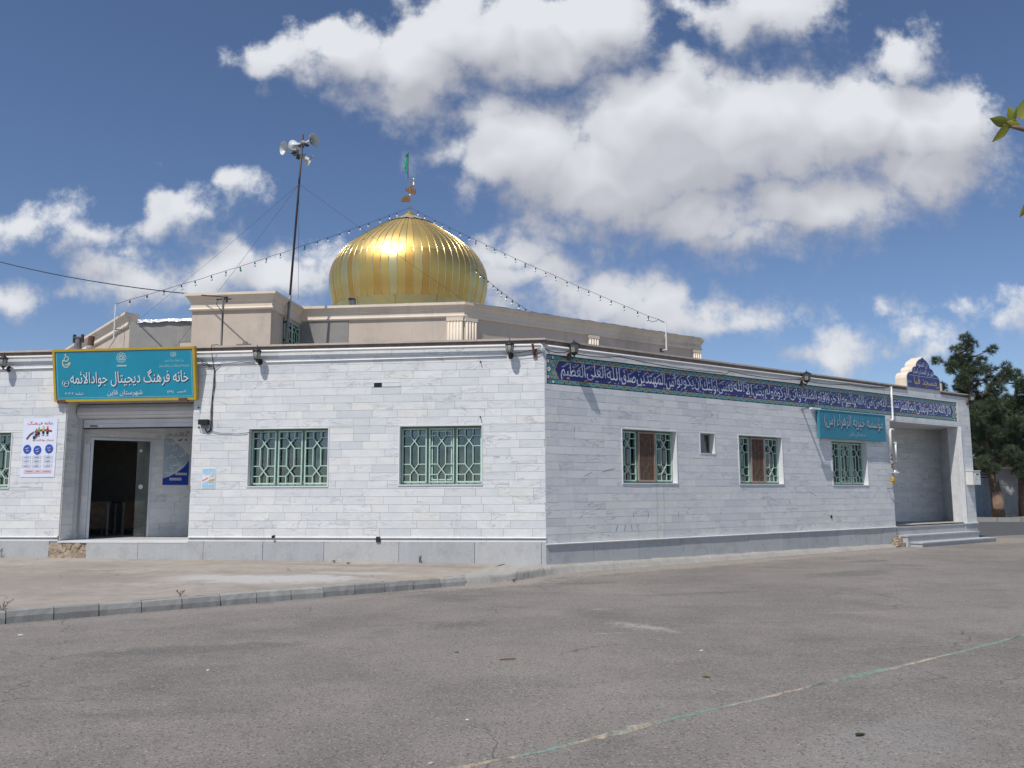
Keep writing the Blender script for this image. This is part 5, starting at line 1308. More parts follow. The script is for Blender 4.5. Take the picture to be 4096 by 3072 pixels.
def poster_wifi():
    S = thing('poster', 'tall blue and grey internet poster on the vestibule wall inside the doorway', 'poster', MV @ T((1.515, -0.022, 1.50)))
    Wd, Hh = 0.56, 1.25; y = -0.005
    part(S, 'sheet', MB().box(0, Wd, -0.003, 0, 0, Hh), M['postergrey'])
    pts = [(0.01, 0.16), (0.01, 1.02), (0.16, 1.02), (0.35, 0.85), (Wd - 0.01, 0.66), (Wd - 0.01, 0.52)]
    part(S, 'print_field', MB().add([(x, -0.004, z) for x, z in pts], [tuple(range(len(pts)))]), M['posterblue'])
    cur = [(0.01, 0.01), (Wd - 0.01, 0.01), (Wd - 0.01, 0.55), (0.44, 0.40), (0.30, 0.28), (0.15, 0.20), (0.01, 0.155)]
    part(S, 'blue_corner', MB().add([(x, -0.0045, z) for x, z in cur], [tuple(range(len(cur)))]), M['royal'])
    write(S, 'Wi-Fi', 0.31, 0.50, 1.065, 1.135, M['inkblack'], y, 0.03, ltr=True); write(S, 'FREE', 0.31, 0.43, 1.142, 1.162, M['inkblack'], y, 0.02, ltr=True)
    write(S, 'وای فای', 0.05, 0.29, 1.055, 1.145, M['inkblack'], y, 0.02)
    e = MB(); strokes(e, [arc(0.50, 1.14, r_, R(35), R(145), 8) for r_ in (0.018, 0.034, 0.05)], 0.008, y); part(S, 'wave_mark', e, M['inkblack'])
    e = MB(); strokes(e, [[(0.30, 0.985), (0.36, 0.99), (0.37, 1.015)]], 0.025, y); disc(e, 0.46, 1.0, 0.02, 0.022, y, 10); part(S, 'bird_mark', e, M['inkblack'])
    for s, b in (('خود', (0.13, 0.27, 0.86, 0.99)), ('را', (0.05, 0.11, 0.86, 0.99)), ('در', (0.18, 0.28, 0.74, 0.83)), ('این', (0.32, 0.47, 0.62, 0.76)), ('مکان', (0.06, 0.27, 0.57, 0.68)), ('روشن', (0.15, 0.40, 0.36, 0.59)), ('کنید', (0.02, 0.22, 0.24, 0.35))):
        write(S, s, b[0], b[1], b[2], b[3], M['inkgrey'], y, 0.06, name='letter_shadow'); write(S, s, b[0], b[1], b[2], b[3], M['letter'], y - 0.0015, 0.025)
    for s, b in (('خانه فرهنگ دیجیتال', (0.27, 0.51, 0.225, 0.275)), ('جواد الائمه قائنات', (0.15, 0.40, 0.11, 0.165))):
        o = part(S, 'label_strip', MB().box(b[0], b[1], y - 0.001, y, b[2], b[3]), M['postergrey'])
        write(o, s, b[0] + 0.015, b[1] - 0.015, b[2] + 0.008, b[3] - 0.008, M['inkblack'], y - 0.002, 0.02, name='print')
poster_wifi()

# --- roller shutter, glass door, what stands behind
def shutter():
    S = thing('roller_shutter', 'grey roller shutter rolled up above the doorway with guide rail', 'shutter', MA @ T((-9.60, 0.42, 0)))
    b = MB(); x1 = 2.66
    rl = part(S, 'roll', MB().tube([(0.02, 0, 2.995), (x1, 0, 2.995)], 0.155, 20), M['shutter'], smooth=False)
    for k in range(7):
        a = R(-130 + k * 32); part(rl, 'slat_joint', MB().tube([(0.03, -0.154 * math.cos(a), 2.995 + 0.154 * math.sin(a)), (x1, -0.154 * math.cos(a), 2.995 + 0.154 * math.sin(a))], 0.0035, 5), M['inkgrey'])
    for k in range(2): part(S, 'slat', MB().box(0.10, x1, -0.02 + 0.0, 0.0, 2.665 + k * 0.085, 2.745 + k * 0.085), M['shutter'])
    part(S, 'bottom_bar', MB().box(0.10, x1, -0.028, 0.006, 2.640, 2.664), M['blackplastic'])
    part(S, 'label_sticker', MB().box(0.24, 0.40, -0.024, -0.021, 2.68, 2.72), M['inkgrey']); part(S, 'label_sticker', MB().box(0.44, 0.52, -0.024, -0.021, 2.685, 2.72), M['letter'])
    part(S, 'guide_rail', MB().box(-0.01, 0.085, -0.05, -0.028, 0.412, 2.86).box(-0.01, 0.012, -0.028, 0.05, 0.412, 2.86).box(0.065, 0.085, -0.028, 0.05, 0.412, 2.86), M['alu'])
    part(S, 'guide_rail', MB().box(x1 - 0.06, x1 + 0.0, -0.05, 0.05, 0.412, 2.86), M['alu'])
    part(S, 'hood', MB().box(-0.01, x1, -0.06, 0.10, 3.155, 3.31), M['shutter'])
shutter()
def glass_door():
    S = thing('glass_door', 'open glass door with pale frame in the dark doorway', 'door', MV @ T((0.075, 0.0, 0.41)))
    f = 0.05; w, h = 1.215, 2.08
    part(S, 'frame', MB().box(0, f, -0.03, 0.06, 0, h).box(w - f, w, -0.03, 0.06, 0, h).box(f, w - f, -0.03, 0.06, h - f, h), M['alu'])
    part(S, 'leaf', MB().box(w - 0.30, w - 0.055, 0.005, 0.017, 0.01, h - 0.06), M['glassdoor'])
    lf = part(S, 'leaf', MB().box(0.06, 0.90, 0.022, 0.034, 0.01, h - 0.06), M['glassdoor'], T((0.06, 0.06, 0)) @ Matrix.Rotation(R(80), 4, 'Z') @ T((-0.06, -0.022, 0)))
    e = MB(); disc(e, w - 0.20, 1.06, 0.045, 0.05, 0.003, 16); part(S, 'handle', e, M['alu'])
    part(S, 'latch', MB().box(w - 0.26, w - 0.20, 0.0, 0.004, 1.80, 1.85), M['alu'])
    part(S, 'sill', MB().box(0, w, -0.05, 0.10, -0.035, 0.006), M['plinth'])
glass_door()
def desk(x, y, rot, label, w=1.4):
    S = thing('desk', label, 'desk', MV @ T((x, y, 0.401)) @ Matrix.Rotation(rot, 4, 'Z'), 'desks in the room behind the glass door')
    part(S, 'top', MB().box(0, w, 0, 0.65, 0.72, 0.75), M['wood']); part(S, 'front_panel', MB().box(0.05, w - 0.05, 0.05, 0.07, 0.15, 0.72), M['wood'])
    for (a, c) in ((0.03, 0.02), (w - 0.08, 0.02), (0.03, 0.58), (w - 0.08, 0.58)): part(S, 'leg', MB().box(a, a + 0.05, c, c + 0.05, 0, 0.72), M['polegrey'])
desk(-0.55, 1.6, 0, 'wide brown desk seen dimly through the open doorway'); desk(1.05, 1.5, 0.1, 'narrow brown desk at the right edge of the dark doorway', 0.7)

# --- things seen behind the panes
def curtain(Mx, x0, x1, z0, z1, y, label, m, seed=0):
    b = MB(); n = 40; vs = []; r = random.Random(seed)
    for i in range(n + 1):
        x = x0 + (x1 - x0) * i / n; o = 0.02 * math.sin(i * 1.1) + r.uniform(-0.004, 0.004)
        for z in (z0, z1): vs.append((x, y + o, z))
    b.add(vs, [(i * 2, i * 2 + 2, i * 2 + 3, i * 2 + 1) for i in range(n)])
    solo('curtain', label, 'curtain', b, M[m], Mx, True)
curtain(MA, -2.74, -1.24, 1.5, 2.6, 0.36, 'grey curtain hanging behind the barred window next to the corner', 'curtain', 1)
curtain(MB_, 2.0, 3.5, 1.5, 2.6, 0.55, 'dark curtain behind the side window with rust stain below', 'curtain', 2)
curtain(MB_, 5.62, 7.1, 1.5, 2.6, 0.55, 'dark curtain behind the middle window of the side wall', 'curtain', 3)
b = MB().lathe([(0.16, 0), (0.24, 0.12), (0.25, 0.32), (0.19, 0.47), (0.10, 0.52), (0.02, 0.53)], 12, Matrix.Diagonal((1, 0.7, 1, 1)))
t_ = thing('cupboard', 'low shelf behind the barred window left of centre', 'shelf', MA @ T((-5.6, 0.36, 0.401)))
part(t_, 'top', MB().box(0, 1.45, 0, 0.45, 1.03, 1.06), M['room'])
for a in (0.0, 1.41): part(t_, 'side', MB().box(a, a + 0.04, 0.0, 0.45, 0, 1.03), M['room'])
solo('sack', 'white bundle standing behind the right pane of the barred window', 'sack', b, M['whitecloth'], MA @ T((-4.58, 0.58, 1.462)), True)
b = MB().lathe([(0.06, 0), (0.075, 0.02), (0.08, 0.15), (0.06, 0.17), (0.062, 0.19), (0.001, 0.20)], 12)
solo('bottle', 'bright green container on the shelf in the lower corner of the window', 'container', b, M['greenplastic'], MA @ T((-4.40, 0.45, 1.462)), True)

# --- wall lanterns
def lantern_round(x, z, label):
    S = thing('wall_lantern', label, 'lantern', MA @ T((x, -0.015, z)), 'lanterns along the parapet')
    part(S, 'wall_plate', MB().lathe([(0.052, 0.0), (0.05, 0.012), (0.03, 0.03), (0.012, 0.04)], 14, Matrix.Rotation(R(90), 4, 'X') @ Matrix.Scale(1.25, 4, (0, 1, 0))), M['black'], smooth=True)
    part(S, 'arm', MB().tube([(0, -0.03, 0), (0, -0.09, -0.03), (0, -0.16, -0.02), (0, -0.17, 0.02)], 0.011, 8), M['black'], smooth=True)
    Mx = T((0, -0.17, 0.02))
    part(S, 'cup', MB().lathe([(0.004, -0.06), (0.012, -0.04), (0.022, -0.015), (0.045, 0.0), (0.05, 0.012)], 12, Mx), M['black'], smooth=True)
    g = part(S, 'glass', MB().lathe([(0.046, 0.012), (0.062, 0.05), (0.074, 0.11), (0.072, 0.165)], 12, Mx), M['lampglass'], smooth=True)
    for k in range(6):
        a = k * math.pi / 3; part(g, 'rib', MB().tube([tuple(Mx @ Vector((q * math.cos(a), q * math.sin(a), h))) for q, h in ((0.049, 0.012), (0.065, 0.05), (0.077, 0.11), (0.075, 0.165))], 0.004, 5), M['black'])
    part(S, 'roof', MB().lathe([(0.086, 0.16), (0.088, 0.172), (0.07, 0.19), (0.045, 0.21), (0.03, 0.225), (0.018, 0.24), (0.008, 0.25), (0.010, 0.262), (0.003, 0.30)], 14, Mx), M['black'], smooth=True)
M['lampglass'] = mat('lamp_glass', (0.34, 0.35, 0.30), 0.12, var=0.1, spec=0.6)
lantern_round(-10.93, 3.855, 'black carriage lantern on the street wall left of the turquoise signboard')
lantern_round(-5.60, 3.885, 'black carriage lantern above the barred window right of the signboard')
lantern_round(-0.635, 3.90, 'black carriage lantern on the street wall nearest the corner')
def lantern_square(x, z, label, ay=-0.155):
    S = thing('wall_lantern', label, 'lantern', MB_ @ T((x, -0.02, z)), 'lanterns along the parapet')
    part(S, 'wall_plate', MB().lathe([(0.06, 0.0), (0.056, 0.014), (0.03, 0.03), (0.014, 0.04)], 14, Matrix.Rotation(R(90), 4, 'X') @ Matrix.Scale(1.3, 4, (0, 1, 0))), M['rust'], smooth=True)
    part(S, 'arm', MB().tube([(0, -0.03, 0), (0, -0.12, -0.035), (0, ay, -0.03), (0, ay, 0.02)], 0.013, 8), M['black'], smooth=True)
    def hexa(r0, r1, z0, z1): return [(r0, z0), (r1, z1)]
    Mx = T((0, ay, 0.02))
    part(S, 'cup', MB().lathe([(0.02, -0.02), (0.05, 0.0), (0.075, 0.03), (0.075, 0.04)], 6, Mx), M['black'])
    part(S, 'glass', MB().lathe([(0.07, 0.04), (0.098, 0.19)], 6, Mx), M['lampglass'])
    for k in range(6):
        a = k * math.pi / 3; part(S, 'bar', MB().tube([tuple(Mx @ Vector((q * math.cos(a), q * math.sin(a), h))) for q, h in ((0.072, 0.04), (0.10, 0.19))], 0.006, 5), M['black'])
        m = a + math.pi / 6; c6 = math.cos(math.pi / 6)
        part(S, 'glazing_bar', MB().tube([tuple(Mx @ Vector((q * c6 * math.cos(m), q * c6 * math.sin(m), h))) for q, h in ((0.072, 0.04), (0.10, 0.19))], 0.0035, 4), M['black'])
    part(S, 'roof', MB().lathe([(0.125, 0.185), (0.125, 0.197), (0.07, 0.225), (0.03, 0.25), (0.012, 0.255), (0.004, 0.30)], 6, Mx), M['black'])
lantern_square(0.60, 3.925, 'black hexagonal lantern at the flowered end of the tile band near the corner')
lantern_square(8.05, 3.945, 'black hexagonal lantern above the tile band over the faded signboard')
lantern_square(16.35, 3.96, 'black hexagonal lantern at the far end of the side wall beyond the crest')

# --- conduits and cables
def cable(name, label, pts, r, m, M_=None, cat='cable', n=6, sag=0.0, group=None):
    path = []
    for a, c in zip(pts[:-1], pts[1:]):
        a, c = Vector(a), Vector(c); k = 8 if sag else 2
        for i in range(k):
            f = i / k; p = a.lerp(c, f); p.z -= sag * 4 * f * (1 - f); path.append(p)
    path.append(Vector(pts[-1]))
    return solo(name, label, cat, MB().tube(path, r, n), M[m], M_, True, group)
cable('conduit', 'white plastic conduit running under the coping of the street wall', [(-14.5, -0.085, 4.085), (-0.06, -0.085, 4.085), (-0.03, -0.085, 4.06), (-0.03, -0.08, 3.99), (-0.02, -0.05, 3.96)], 0.024, 'white', MA, 'pipe', 8)
cable('conduit', 'thin white cable trunking below the coping of the street wall', [(-14.5, -0.03, 3.842), (-6.9, -0.03, 3.868), (-5.7, -0.03, 3.872)], 0.012, 'white', MA, 'pipe', 6)
cable('conduit', 'thin white cable trunking between two lanterns on the street wall', [(-5.5, -0.03, 3.874), (-3.3, -0.03, 3.886), (-0.72, -0.03, 3.90)], 0.012, 'white', MA, 'pipe', 6)
cable('conduit', 'white pipe running under the coping of the side wall', [(0.05, -0.07, 4.07), (6, -0.07, 4.085), (11.95, -0.07, 4.10)], 0.018, 'white', MB_, 'pipe', 8)
cable('conduit', 'white vertical pipe crossing the tile band beside the porch', [(12.0, -0.09, 4.14), (12.0, -0.09, 3.26), (11.97, -0.09, 3.22), (11.92, -0.09, 3.215)], 0.027, 'white', MB_, 'pipe', 8)
cable('cable', 'black cable sagging along the side wall above the tile band', [(-0.03, -0.06, 4.02), (0.5, -0.10, 4.00), (1.9, -0.07, 4.04), (5.0, -0.07, 3.96), (5.3, -0.07, 4.02), (7.9, -0.09, 4.02), (10.0, -0.09, 4.06), (12.0, -0.10, 4.13)], 0.008, 'wire', MB_, sag=0.05)
cable('cable', 'black cable stretched from the end lantern of the street wall to the corner', [(-0.60, -0.05, 3.94), (-0.02, -0.06, 4.04)], 0.006, 'wire', MA, sag=0.012)
cable('cable', 'second thin black cable near the corner below the rusty bracket', [(-0.60, -0.05, 3.90), (-0.17, -0.05, 3.92), (-0.02, -0.05, 3.98)], 0.005, 'wire', MA, sag=0.012)
for i, (dx, lab) in enumerate(((0.0, 'left strand of the black cable bundle running down beside the doorway'), (0.018, 'middle strand of the black cable bundle running down beside the doorway'), (0.036, 'right strand of the black cable bundle running down beside the doorway'))):
    w = 0.02 * math.sin(i * 2.1)
    cable('cable', lab, [(-6.80, -0.06, 3.95 - 0.05 * i), (-6.56 + dx * 0.3, -0.035, 3.80), (-6.535 + dx * 0.4, -0.03, 3.74), (-6.545 + dx + w, -0.03, 3.45), (-6.56 + dx * 0.5, -0.03, 3.18), (-6.575 + dx + w, -0.03, 2.95), (-6.565 + dx, -0.03, 2.62), (-6.58 + dx, -0.03, 2.55), (-6.63 + dx * 0.5, -0.03, 2.50), (-6.67 + dx * 0.3, -0.035, 2.56), (-6.675 + dx * 0.3, -0.04, 2.66)], 0.006, 'wire', MA, group=None)
cable('cable', 'thin cable from the black box across to the top of the barred window', [(-6.57, -0.03, 2.545), (-6.2, -0.03, 2.49), (-5.79, -0.03, 2.50), (-5.4, 0.05, 2.55)], 0.005, 'wiregrey', MA, sag=0.02)
cable('cable', 'black cable from the bundle along the street wall to the lantern', [(-6.54, -0.035, 3.76), (-6.40, -0.035, 3.88), (-6.0, -0.04, 3.895), (-5.64, -0.05, 3.90)], 0.006, 'wire', MA, sag=0.01)
cable('cable', 'black cable looping over the coping up to the post on the roof', [(-6.54, -0.035, 3.76), (-6.58, -0.04, 4.0), (-6.58, -0.11, 4.17), (-6.56, -0.12, 4.235), (-6.50, -0.02, 4.26), (-6.55, 0.5, 4.24), (-6.79, 0.8, 4.26)], 0.007, 'wire', MA, sag=0.01)
S = thing('junction_box', 'small black box with cable loop on the wall right of the doorway', 'box', MA @ T((-6.785, -0.015, 2.66)))
part(S, 'housing', MB().box(0, 0.19, -0.10, 0.0, 0.0, 0.10), M['blackplastic']); part(S, 'bracket', MB().box(0.04, 0.17, -0.03, 0.0, -0.07, -0.001), M['polegrey'])
S = thing('pipe_bracket', 'rusty steel plate with short pipe near the corner of the street wall', 'bracket', MA @ T((-0.17, -0.016, 3.85)))
part(S, 'plate', MB().box(-0.035, 0.035, -0.03, 0, 0, 0.16), M['rust']); part(S, 'pipe', MB().tube([(-0.02, -0.05, 0.10), (-0.04, -0.10, 0.25)], 0.022, 8), M['rust'])
S = thing('flood_light', 'slim white lamp arm sticking out beside the faded signboard', 'lamp', MB_ @ T((8.02, -0.015, 3.30)))
part(S, 'arm', MB().box(-0.03, 0.03, -0.30, 0.0, 0.0, 0.025), M['polegrey']); part(S, 'tube_housing', MB().box(-0.10, 0.26, -0.36, -0.28, -0.02, 0.02), M['white'])

def gas():
    S = thing('gas_riser', 'white gas pipes with yellow valve and regulator beside the porch', 'pipe', MB_ @ T((11.80, -0.10, 0)))
    part(S, 'riser', MB().tube([(0.17, 0, 2.96), (0.04, 0, 2.96), (0.0, 0, 2.93), (0.0, 0, 2.30)], 0.032, 10), M['whitedirty'], smooth=True)
    part(S, 'side_pipe', MB().tube([(0.23, 0, 2.60), (0.23, 0, 2.17)], 0.024, 10), M['white'], smooth=True); part(S, 'cap', MB().tube([(0.19, 0, 2.605), (0.27, 0, 2.605)], 0.022, 8), M['white'])
    part(S, 'elbow', MB().tube([(0.23, 0, 2.17), (0.22, 0, 2.09), (0.15, 0, 2.07), (0.0, 0, 2.07)], 0.019, 8), M['polegrey'], smooth=True)
    part(S, 'lower_pipe', MB().tube([(0, 0, 2.30), (0, 0, 1.45), (-0.03, 0, 1.40), (-0.14, 0.02, 1.385), (-0.15, 0.10, 1.385)], 0.014, 8), M['polegrey'], smooth=True)
    for z in (2.26, 2.17, 2.02, 1.95): part(S, 'coupling', MB().tube([(0, 0, z - 0.025), (0, 0, z + 0.025)], 0.024, 6), M['rust'])
    rg = part(S, 'regulator', MB().lathe([(0.02, -0.05), (0.06, -0.035), (0.085, -0.01), (0.085, 0.01), (0.06, 0.035), (0.025, 0.05), (0.025, 0.10)], 14, T((0.11, -0.03, 1.80)) @ Matrix.Rotation(R(90), 4, 'X')), M['alu'], smooth=True)
    part(rg, 'inlet', MB().tube([(-0.08, 0, 1.80), (0.27, 0, 1.79)], 0.02, 8), M['alu'])
    part(S, 'valve', MB().lathe([(0.018, 1.47), (0.024, 1.50), (0.024, 1.56), (0.05, 1.57), (0.055, 1.60), (0.03, 1.62), (0.045, 1.635), (0.045, 1.66), (0.018, 1.68)], 10), M['yellowvalve'], smooth=True)
    part(S, 'handle', MB().box(-0.07, 0.03, -0.05, -0.03, 1.59, 1.61), M['yellowvalve'])
gas()
S = thing('meter_box', 'ivory electricity meter box on the porch pillar at the far end', 'meter', MB_ @ T((15.97, -0.017, 1.49)))
part(S, 'case', MB().box(0, 0.45, -0.20, 0.0, 0, 0.40), M['meter']); part(S, 'lid', MB().box(-0.012, 0.462, -0.215, 0.0, 0.401, 0.425), M['meter'])
part(S, 'display', MB().box(0.14, 0.36, -0.204, -0.2005, 0.27, 0.35), M['letter']); part(S, 'readout', MB().box(0.19, 0.34, -0.206, -0.2045, 0.29, 0.33), M['blackplastic']); part(S, 'lock', MB().box(0.21, 0.235, -0.206, -0.2005, 0.15, 0.18), M['polegrey'])

# ================================================================== THINGS ON THE ROOF
def loudspeakers():
    b0, b1 = Vector((-5.905, 2.0, 4.05)), Vector((-5.625, 2.0, 9.43))
    S = thing('loudspeaker_pole', 'tall dark leaning pole on the roof carrying four horn loudspeakers', 'pole', MA @ T(b0))
    d = b1 - b0; L = lambda z: Vector((d.x * (z - 4.05) / d.z, 0, z - 4.05))
    part(S, 'pole', MB().tube([L(4.05), L(5.7)], 0.036, 8), M['polegrey'], smooth=True); part(S, 'pole', MB().tube([L(5.65), L(8.3), L(9.45)], 0.028, 8, r1=0.022), M['pole'], smooth=True)
    part(S, 'bracket', MB().tube([(-0.05, 0.0, 1.05), (0.02, 0.0, 1.05)], 0.02, 6).tube([(-0.05, 0.0, 0.65), (0.02, 0.0, 0.65)], 0.02, 6), M['black']); part(S, 'crossarm', MB().tube([L(9.2) + Vector((-0.22, 0, 0)), L(9.2) + Vector((0.16, 0, 0))], 0.012, 6).tube([L(8.98) + Vector((-0.2, 0, -0.02)), L(8.98) + Vector((0.1, 0, 0))], 0.012, 6), M['pole'])
    part(S, 'foot_plate', MB().box(-0.12, 0.12, -0.12, 0.12, -0.002, 0.02), M['black'])
    prof = [(0.030, 0.0), (0.034, 0.05), (0.045, 0.11), (0.064, 0.17), (0.095, 0.23), (0.135, 0.275), (0.158, 0.29)]
    for (off, dirv, z, s, lab) in ((Vector((0.10, -0.05, 0)), Vector((0.88, -0.47, -0.04)), 9.23, 1.0, 'pale horn loudspeaker at the pole top pointing right'),
                              (Vector((-0.14, -0.10, 0)), Vector((-0.66, -0.74, -0.08)), 9.04, 1.0, 'pale horn loudspeaker on the pole facing the street with its throat visible'),
                              (Vector((-0.02, 0.02, 0)), Vector((-0.80, 0.55, 0.0)), 9.25, 1.05, 'pale horn loudspeaker at the pole top pointing away to the left'),
                              (Vector((-0.08, 0.02, 0)), Vector((0.72, 0.55, -0.35)), 8.98, 1.05, 'lowest pale horn loudspeaker on the pole pointing away to the right')):
        c = b0 + L(z) + off
        q = dirv.normalized().to_track_quat('Z', 'Y').to_matrix().to_4x4()
        H = thing('horn_loudspeaker', lab, 'loudspeaker', MA @ T(c) @ q @ Matrix.Scale(s * 0.94, 4), 'horn loudspeakers on the roof pole')
        inner = [(r_ - 0.004, z_) for r_, z_ in reversed(prof)]
        part(H, 'bell', MB().lathe(prof + [(0.163, 0.295), (0.156, 0.296)] + inner[:-1], 24, cap=False), M['horn'], smooth=True)
        part(H, 'throat', MB().tube([(0, 0, 0.05), (0, 0, 0.20)], 0.018, 8, r1=0.026), M['horn'])
        part(H, 'driver', MB().lathe([(0.02, -0.11), (0.05, -0.10), (0.055, -0.02), (0.035, 0.0)], 14), M['polegrey'], smooth=True)
        part(H, 'mount', MB().box(-0.06, 0.06, -0.08, -0.06, -0.02, 0.06).box(-0.01, 0.01, -0.08, 0.0, 0.0, 0.03), M['black'])
    # guy wires
    top = MA @ (b0 + L(8.28))
    for (a, lab) in ((Vector((-10.0, 3.1, 5.50)), 'long guy wire from the loudspeaker pole to the far roof corner'), (Vector((-8.3, 1.2, 4.10)), 'guy wire from the loudspeaker pole down behind the signboard'), (Vector((-1.6, 6.0, 5.70)), 'guy wire from the loudspeaker pole down across the dome'), (Vector((-5.72, 2.25, 5.66)), 'slack wire hanging straight down beside the loudspeaker pole')):
        e = MA @ a; solo('guy_wire', lab, 'wire', MB().tube([top, top.lerp(e, 0.5) - Vector((0, 0, 0.04)), e], 0.0035, 4), M['wiregrey'])
loudspeakers()

S = thing('cable_post', 'grey steel post with crossbar and insulator on the roof edge', 'post', MA @ T((-6.81, 0.8, 4.05)))
part(S, 'post', MB().tube([(0, 0, 0), (0.01, 0, 1.36)], 0.024, 8), M['polegrey']); part(S, 'crossbar', MB().box(-0.15, 0.18, -0.015, 0.015, 1.31, 1.33), M['black'])
part(S, 'insulator', MB().lathe([(0.02, 1.25), (0.03, 1.27), (0.018, 1.29), (0.03, 1.31), (0.018, 1.33), (0.03, 1.36), (0.012, 1.38)], 10, T((0.08, 0, 0))), M['blackplastic'])
pA, pB = MA @ Vector((-6.73, 0.8, 5.41)), Vector((-17.6, 25.0, 8.95))
solo('overhead_cable', 'black overhead cable coming in from the left to the roof post', 'cable', MB().tube([pB.lerp(pA, i / 14) - Vector((0, 0, 0.25 * 4 * (i / 14) * (1 - i / 14))) for i in range(15)], 0.011, 6), M['wire'])
cable('cable', 'black cable hanging from the insulator down the roof post', [(-6.73, 0.8, 5.40), (-6.92, 0.78, 5.36), (-6.93, 0.77, 5.25), (-6.80, 0.76, 5.1), (-6.78, 0.77, 4.7), (-6.79, 0.8, 4.26)], 0.007, 'wire', MA)
S = thing('tube_lamp', 'green fluorescent lamp lying on top of the stair tower', 'lamp', MA @ T((-7.05, 1.75, 5.617)))
part(S, 'body', MB().box(0, 0.74, -0.07, 0.07, 0, 0.05), M['greendark']); part(S, 'tube', MB().tube([(0.03, -0.05, 0.075), (0.71, -0.05, 0.075)], 0.02, 8), M['lampglass'])
for x in (-0.01, 0.73): part(S, 'end_cap', MB().box(x, x + 0.02, -0.08, 0.08, 0, 0.10), M['greendark'])
def chimney(x, y, z0, h, r, label, m, cap):
    S = thing('flue_pipe', label, 'flue', MA @ T((x, y, z0)))
    part(S, 'pipe', MB().tube([(0, 0, 0), (0, 0, h)], r, 12), M[m])
    if cap == 'h':
        part(S, 'cowl', MB().tube([(-0.10, 0, h + 0.02), (0.10, 0, h + 0.02)], r * 0.7, 10), M['pole'])
        for s in (-1, 1): part(S, 'outlet', MB().tube([(s * 0.10, 0, h - 0.08), (s * 0.10, 0, h + 0.11)], r * 0.55, 10), M['pole'])
        part(S, 'collar', MB().tube([(0, 0, h * 0.55), (0, 0, h * 0.9)], r * 1.25, 10), M['polegrey'])
    else:
        part(S, 'cap', MB().tube([(0, 0, h), (0.02, 0, h + 0.26)], r * 1.15, 10), M['rust']); part(S, 'cap_band', MB().tube([(0, 0, h - 0.02), (0, 0, h + 0.03)], r * 1.4, 10), M['alu'])
chimney(-11.14, 2.5, 4.05, 0.88, 0.065, 'grey flue pipe with forked cowl on the roof left of the signboard', 'polegrey', 'h')
chimney(-10.83, 2.5, 4.05, 0.68, 0.06, 'short flue pipe with rusty cap beside the forked cowl', 'alu', 'r')
S = thing('vent_pipe', 'stubby grey vent pipe standing in front of the dome', 'vent', MA @ T((-4.88, 3.6, 5.50)))
part(S, 'pipe', MB().tube([(0, 0, 0), (0, 0, 0.42)], 0.085, 12), M['polegrey']); part(S, 'lid', MB().box(-0.08, 0.06, -0.07, 0.07, 0.421, 0.47), M['pole'])

# --- strings of bulbs
APEX = Vector((-3.62, 29.3, 11.42))
bulb_parts = {}
def bulb_mesh():
    g = MB().lathe([(0.002, -0.135), (0.022, -0.128), (0.032, -0.105), (0.030, -0.08), (0.018, -0.06), (0.016, -0.05)], 10)
    s = MB().lathe([(0.017, -0.055), (0.021, -0.05), (0.021, 0.0), (0.012, 0.012), (0.004, 0.03)], 8)
    return g, s
_g, _s = bulb_mesh()
BG = {k: _g.mesh('bulb', M[k], True) for k in ('bulb', 'bulbred', 'bulbgreen')}; BS = _s.mesh('socket', M['blackplastic'], True)
def string(label, a, c, n, sag, f0=0.03, f1=0.97, seed=0, thing_name='string_lights'):
    S = thing(thing_name, label, 'string lights', T(a)); r = random.Random(seed)
    P = lambda f: (c - a) * f - Vector((0, 0, 4 * sag * f * (1 - f)))
    part(S, 'wire', MB().tube([P(i / 40) + Vector((0, 0, r.uniform(-0.01, 0.01))) for i in range(41)], 0.006, 5), M['wire'])
    for i in range(n):
        f = f0 + (f1 - f0) * (i + r.uniform(-0.12, 0.12)) / max(n - 1, 1); p = P(min(max(f, 0.005), 0.995))
        col = 'bulbred' if r.random() < 0.12 else 'bulbgreen' if r.random() < 0.08 else 'bulb'
        Mx = T(p - Vector((0, 0, 0.03))) @ Matrix.Rotation(r.uniform(-0.25, 0.25), 4, 'Y') @ Matrix.Scale(0.92, 4)
        o = link('bulb', BG[col], S, Mx); link('socket', BS, o)
    return S
LP = MA @ Vector((-10.60, 3.05, 5.88)); RP = MB_ @ Vector((6.99, 3.42, 5.90))
string('string of bulbs from the roof corner post on the left up to the dome tip', LP, APEX, 22, 0.10, 0.03, 0.94, 1)
string('string of bulbs from the dome tip down to the white post on the right', RP, APEX, 24, 0.10, 0.05, 0.96, 2)
e2 = MB_ @ Vector((2.35, 3.5, 5.66))
string('short string of bulbs from behind the dome to the roof edge right of it', e2, Vector((-1.9, 31.2, 10.3)), 12, 0.15, 0.04, 0.75, 3)
S = thing('bulb_post', 'thin white post with bracket at the left roof corner holding the bulb string', 'post', T(LP))
part(S, 'post', MB().tube([(0, 0, -0.85), (0, 0, 0.02)], 0.016, 8), M['white']); part(S, 'bracket', MB().tube([(0, 0, -0.62), (0.12, 0.12, -0.62)], 0.012, 6), M['rust'])
S = thing('bulb_post', 'white post with two rusty brackets holding the bulb string on the right', 'post', T(RP))
part(S, 'post', MB().tube([(0, 0, -0.76), (0, 0, 0.02)], 0.02, 8), M['white'])
for z in (-0.36, -0.74): 
    o = part(S, 'bracket', MB().tube([(0, 0, z), (-0.10, 0.13, z)], 0.014, 6), M['white']); part(o, 'plate', MB().box(-0.06, 0.06, 0, 0.02, -0.045, 0.045), M['rust'], T((-0.10, 0.125, z)) @ Matrix.Rotation(AB, 4, 'Z'))
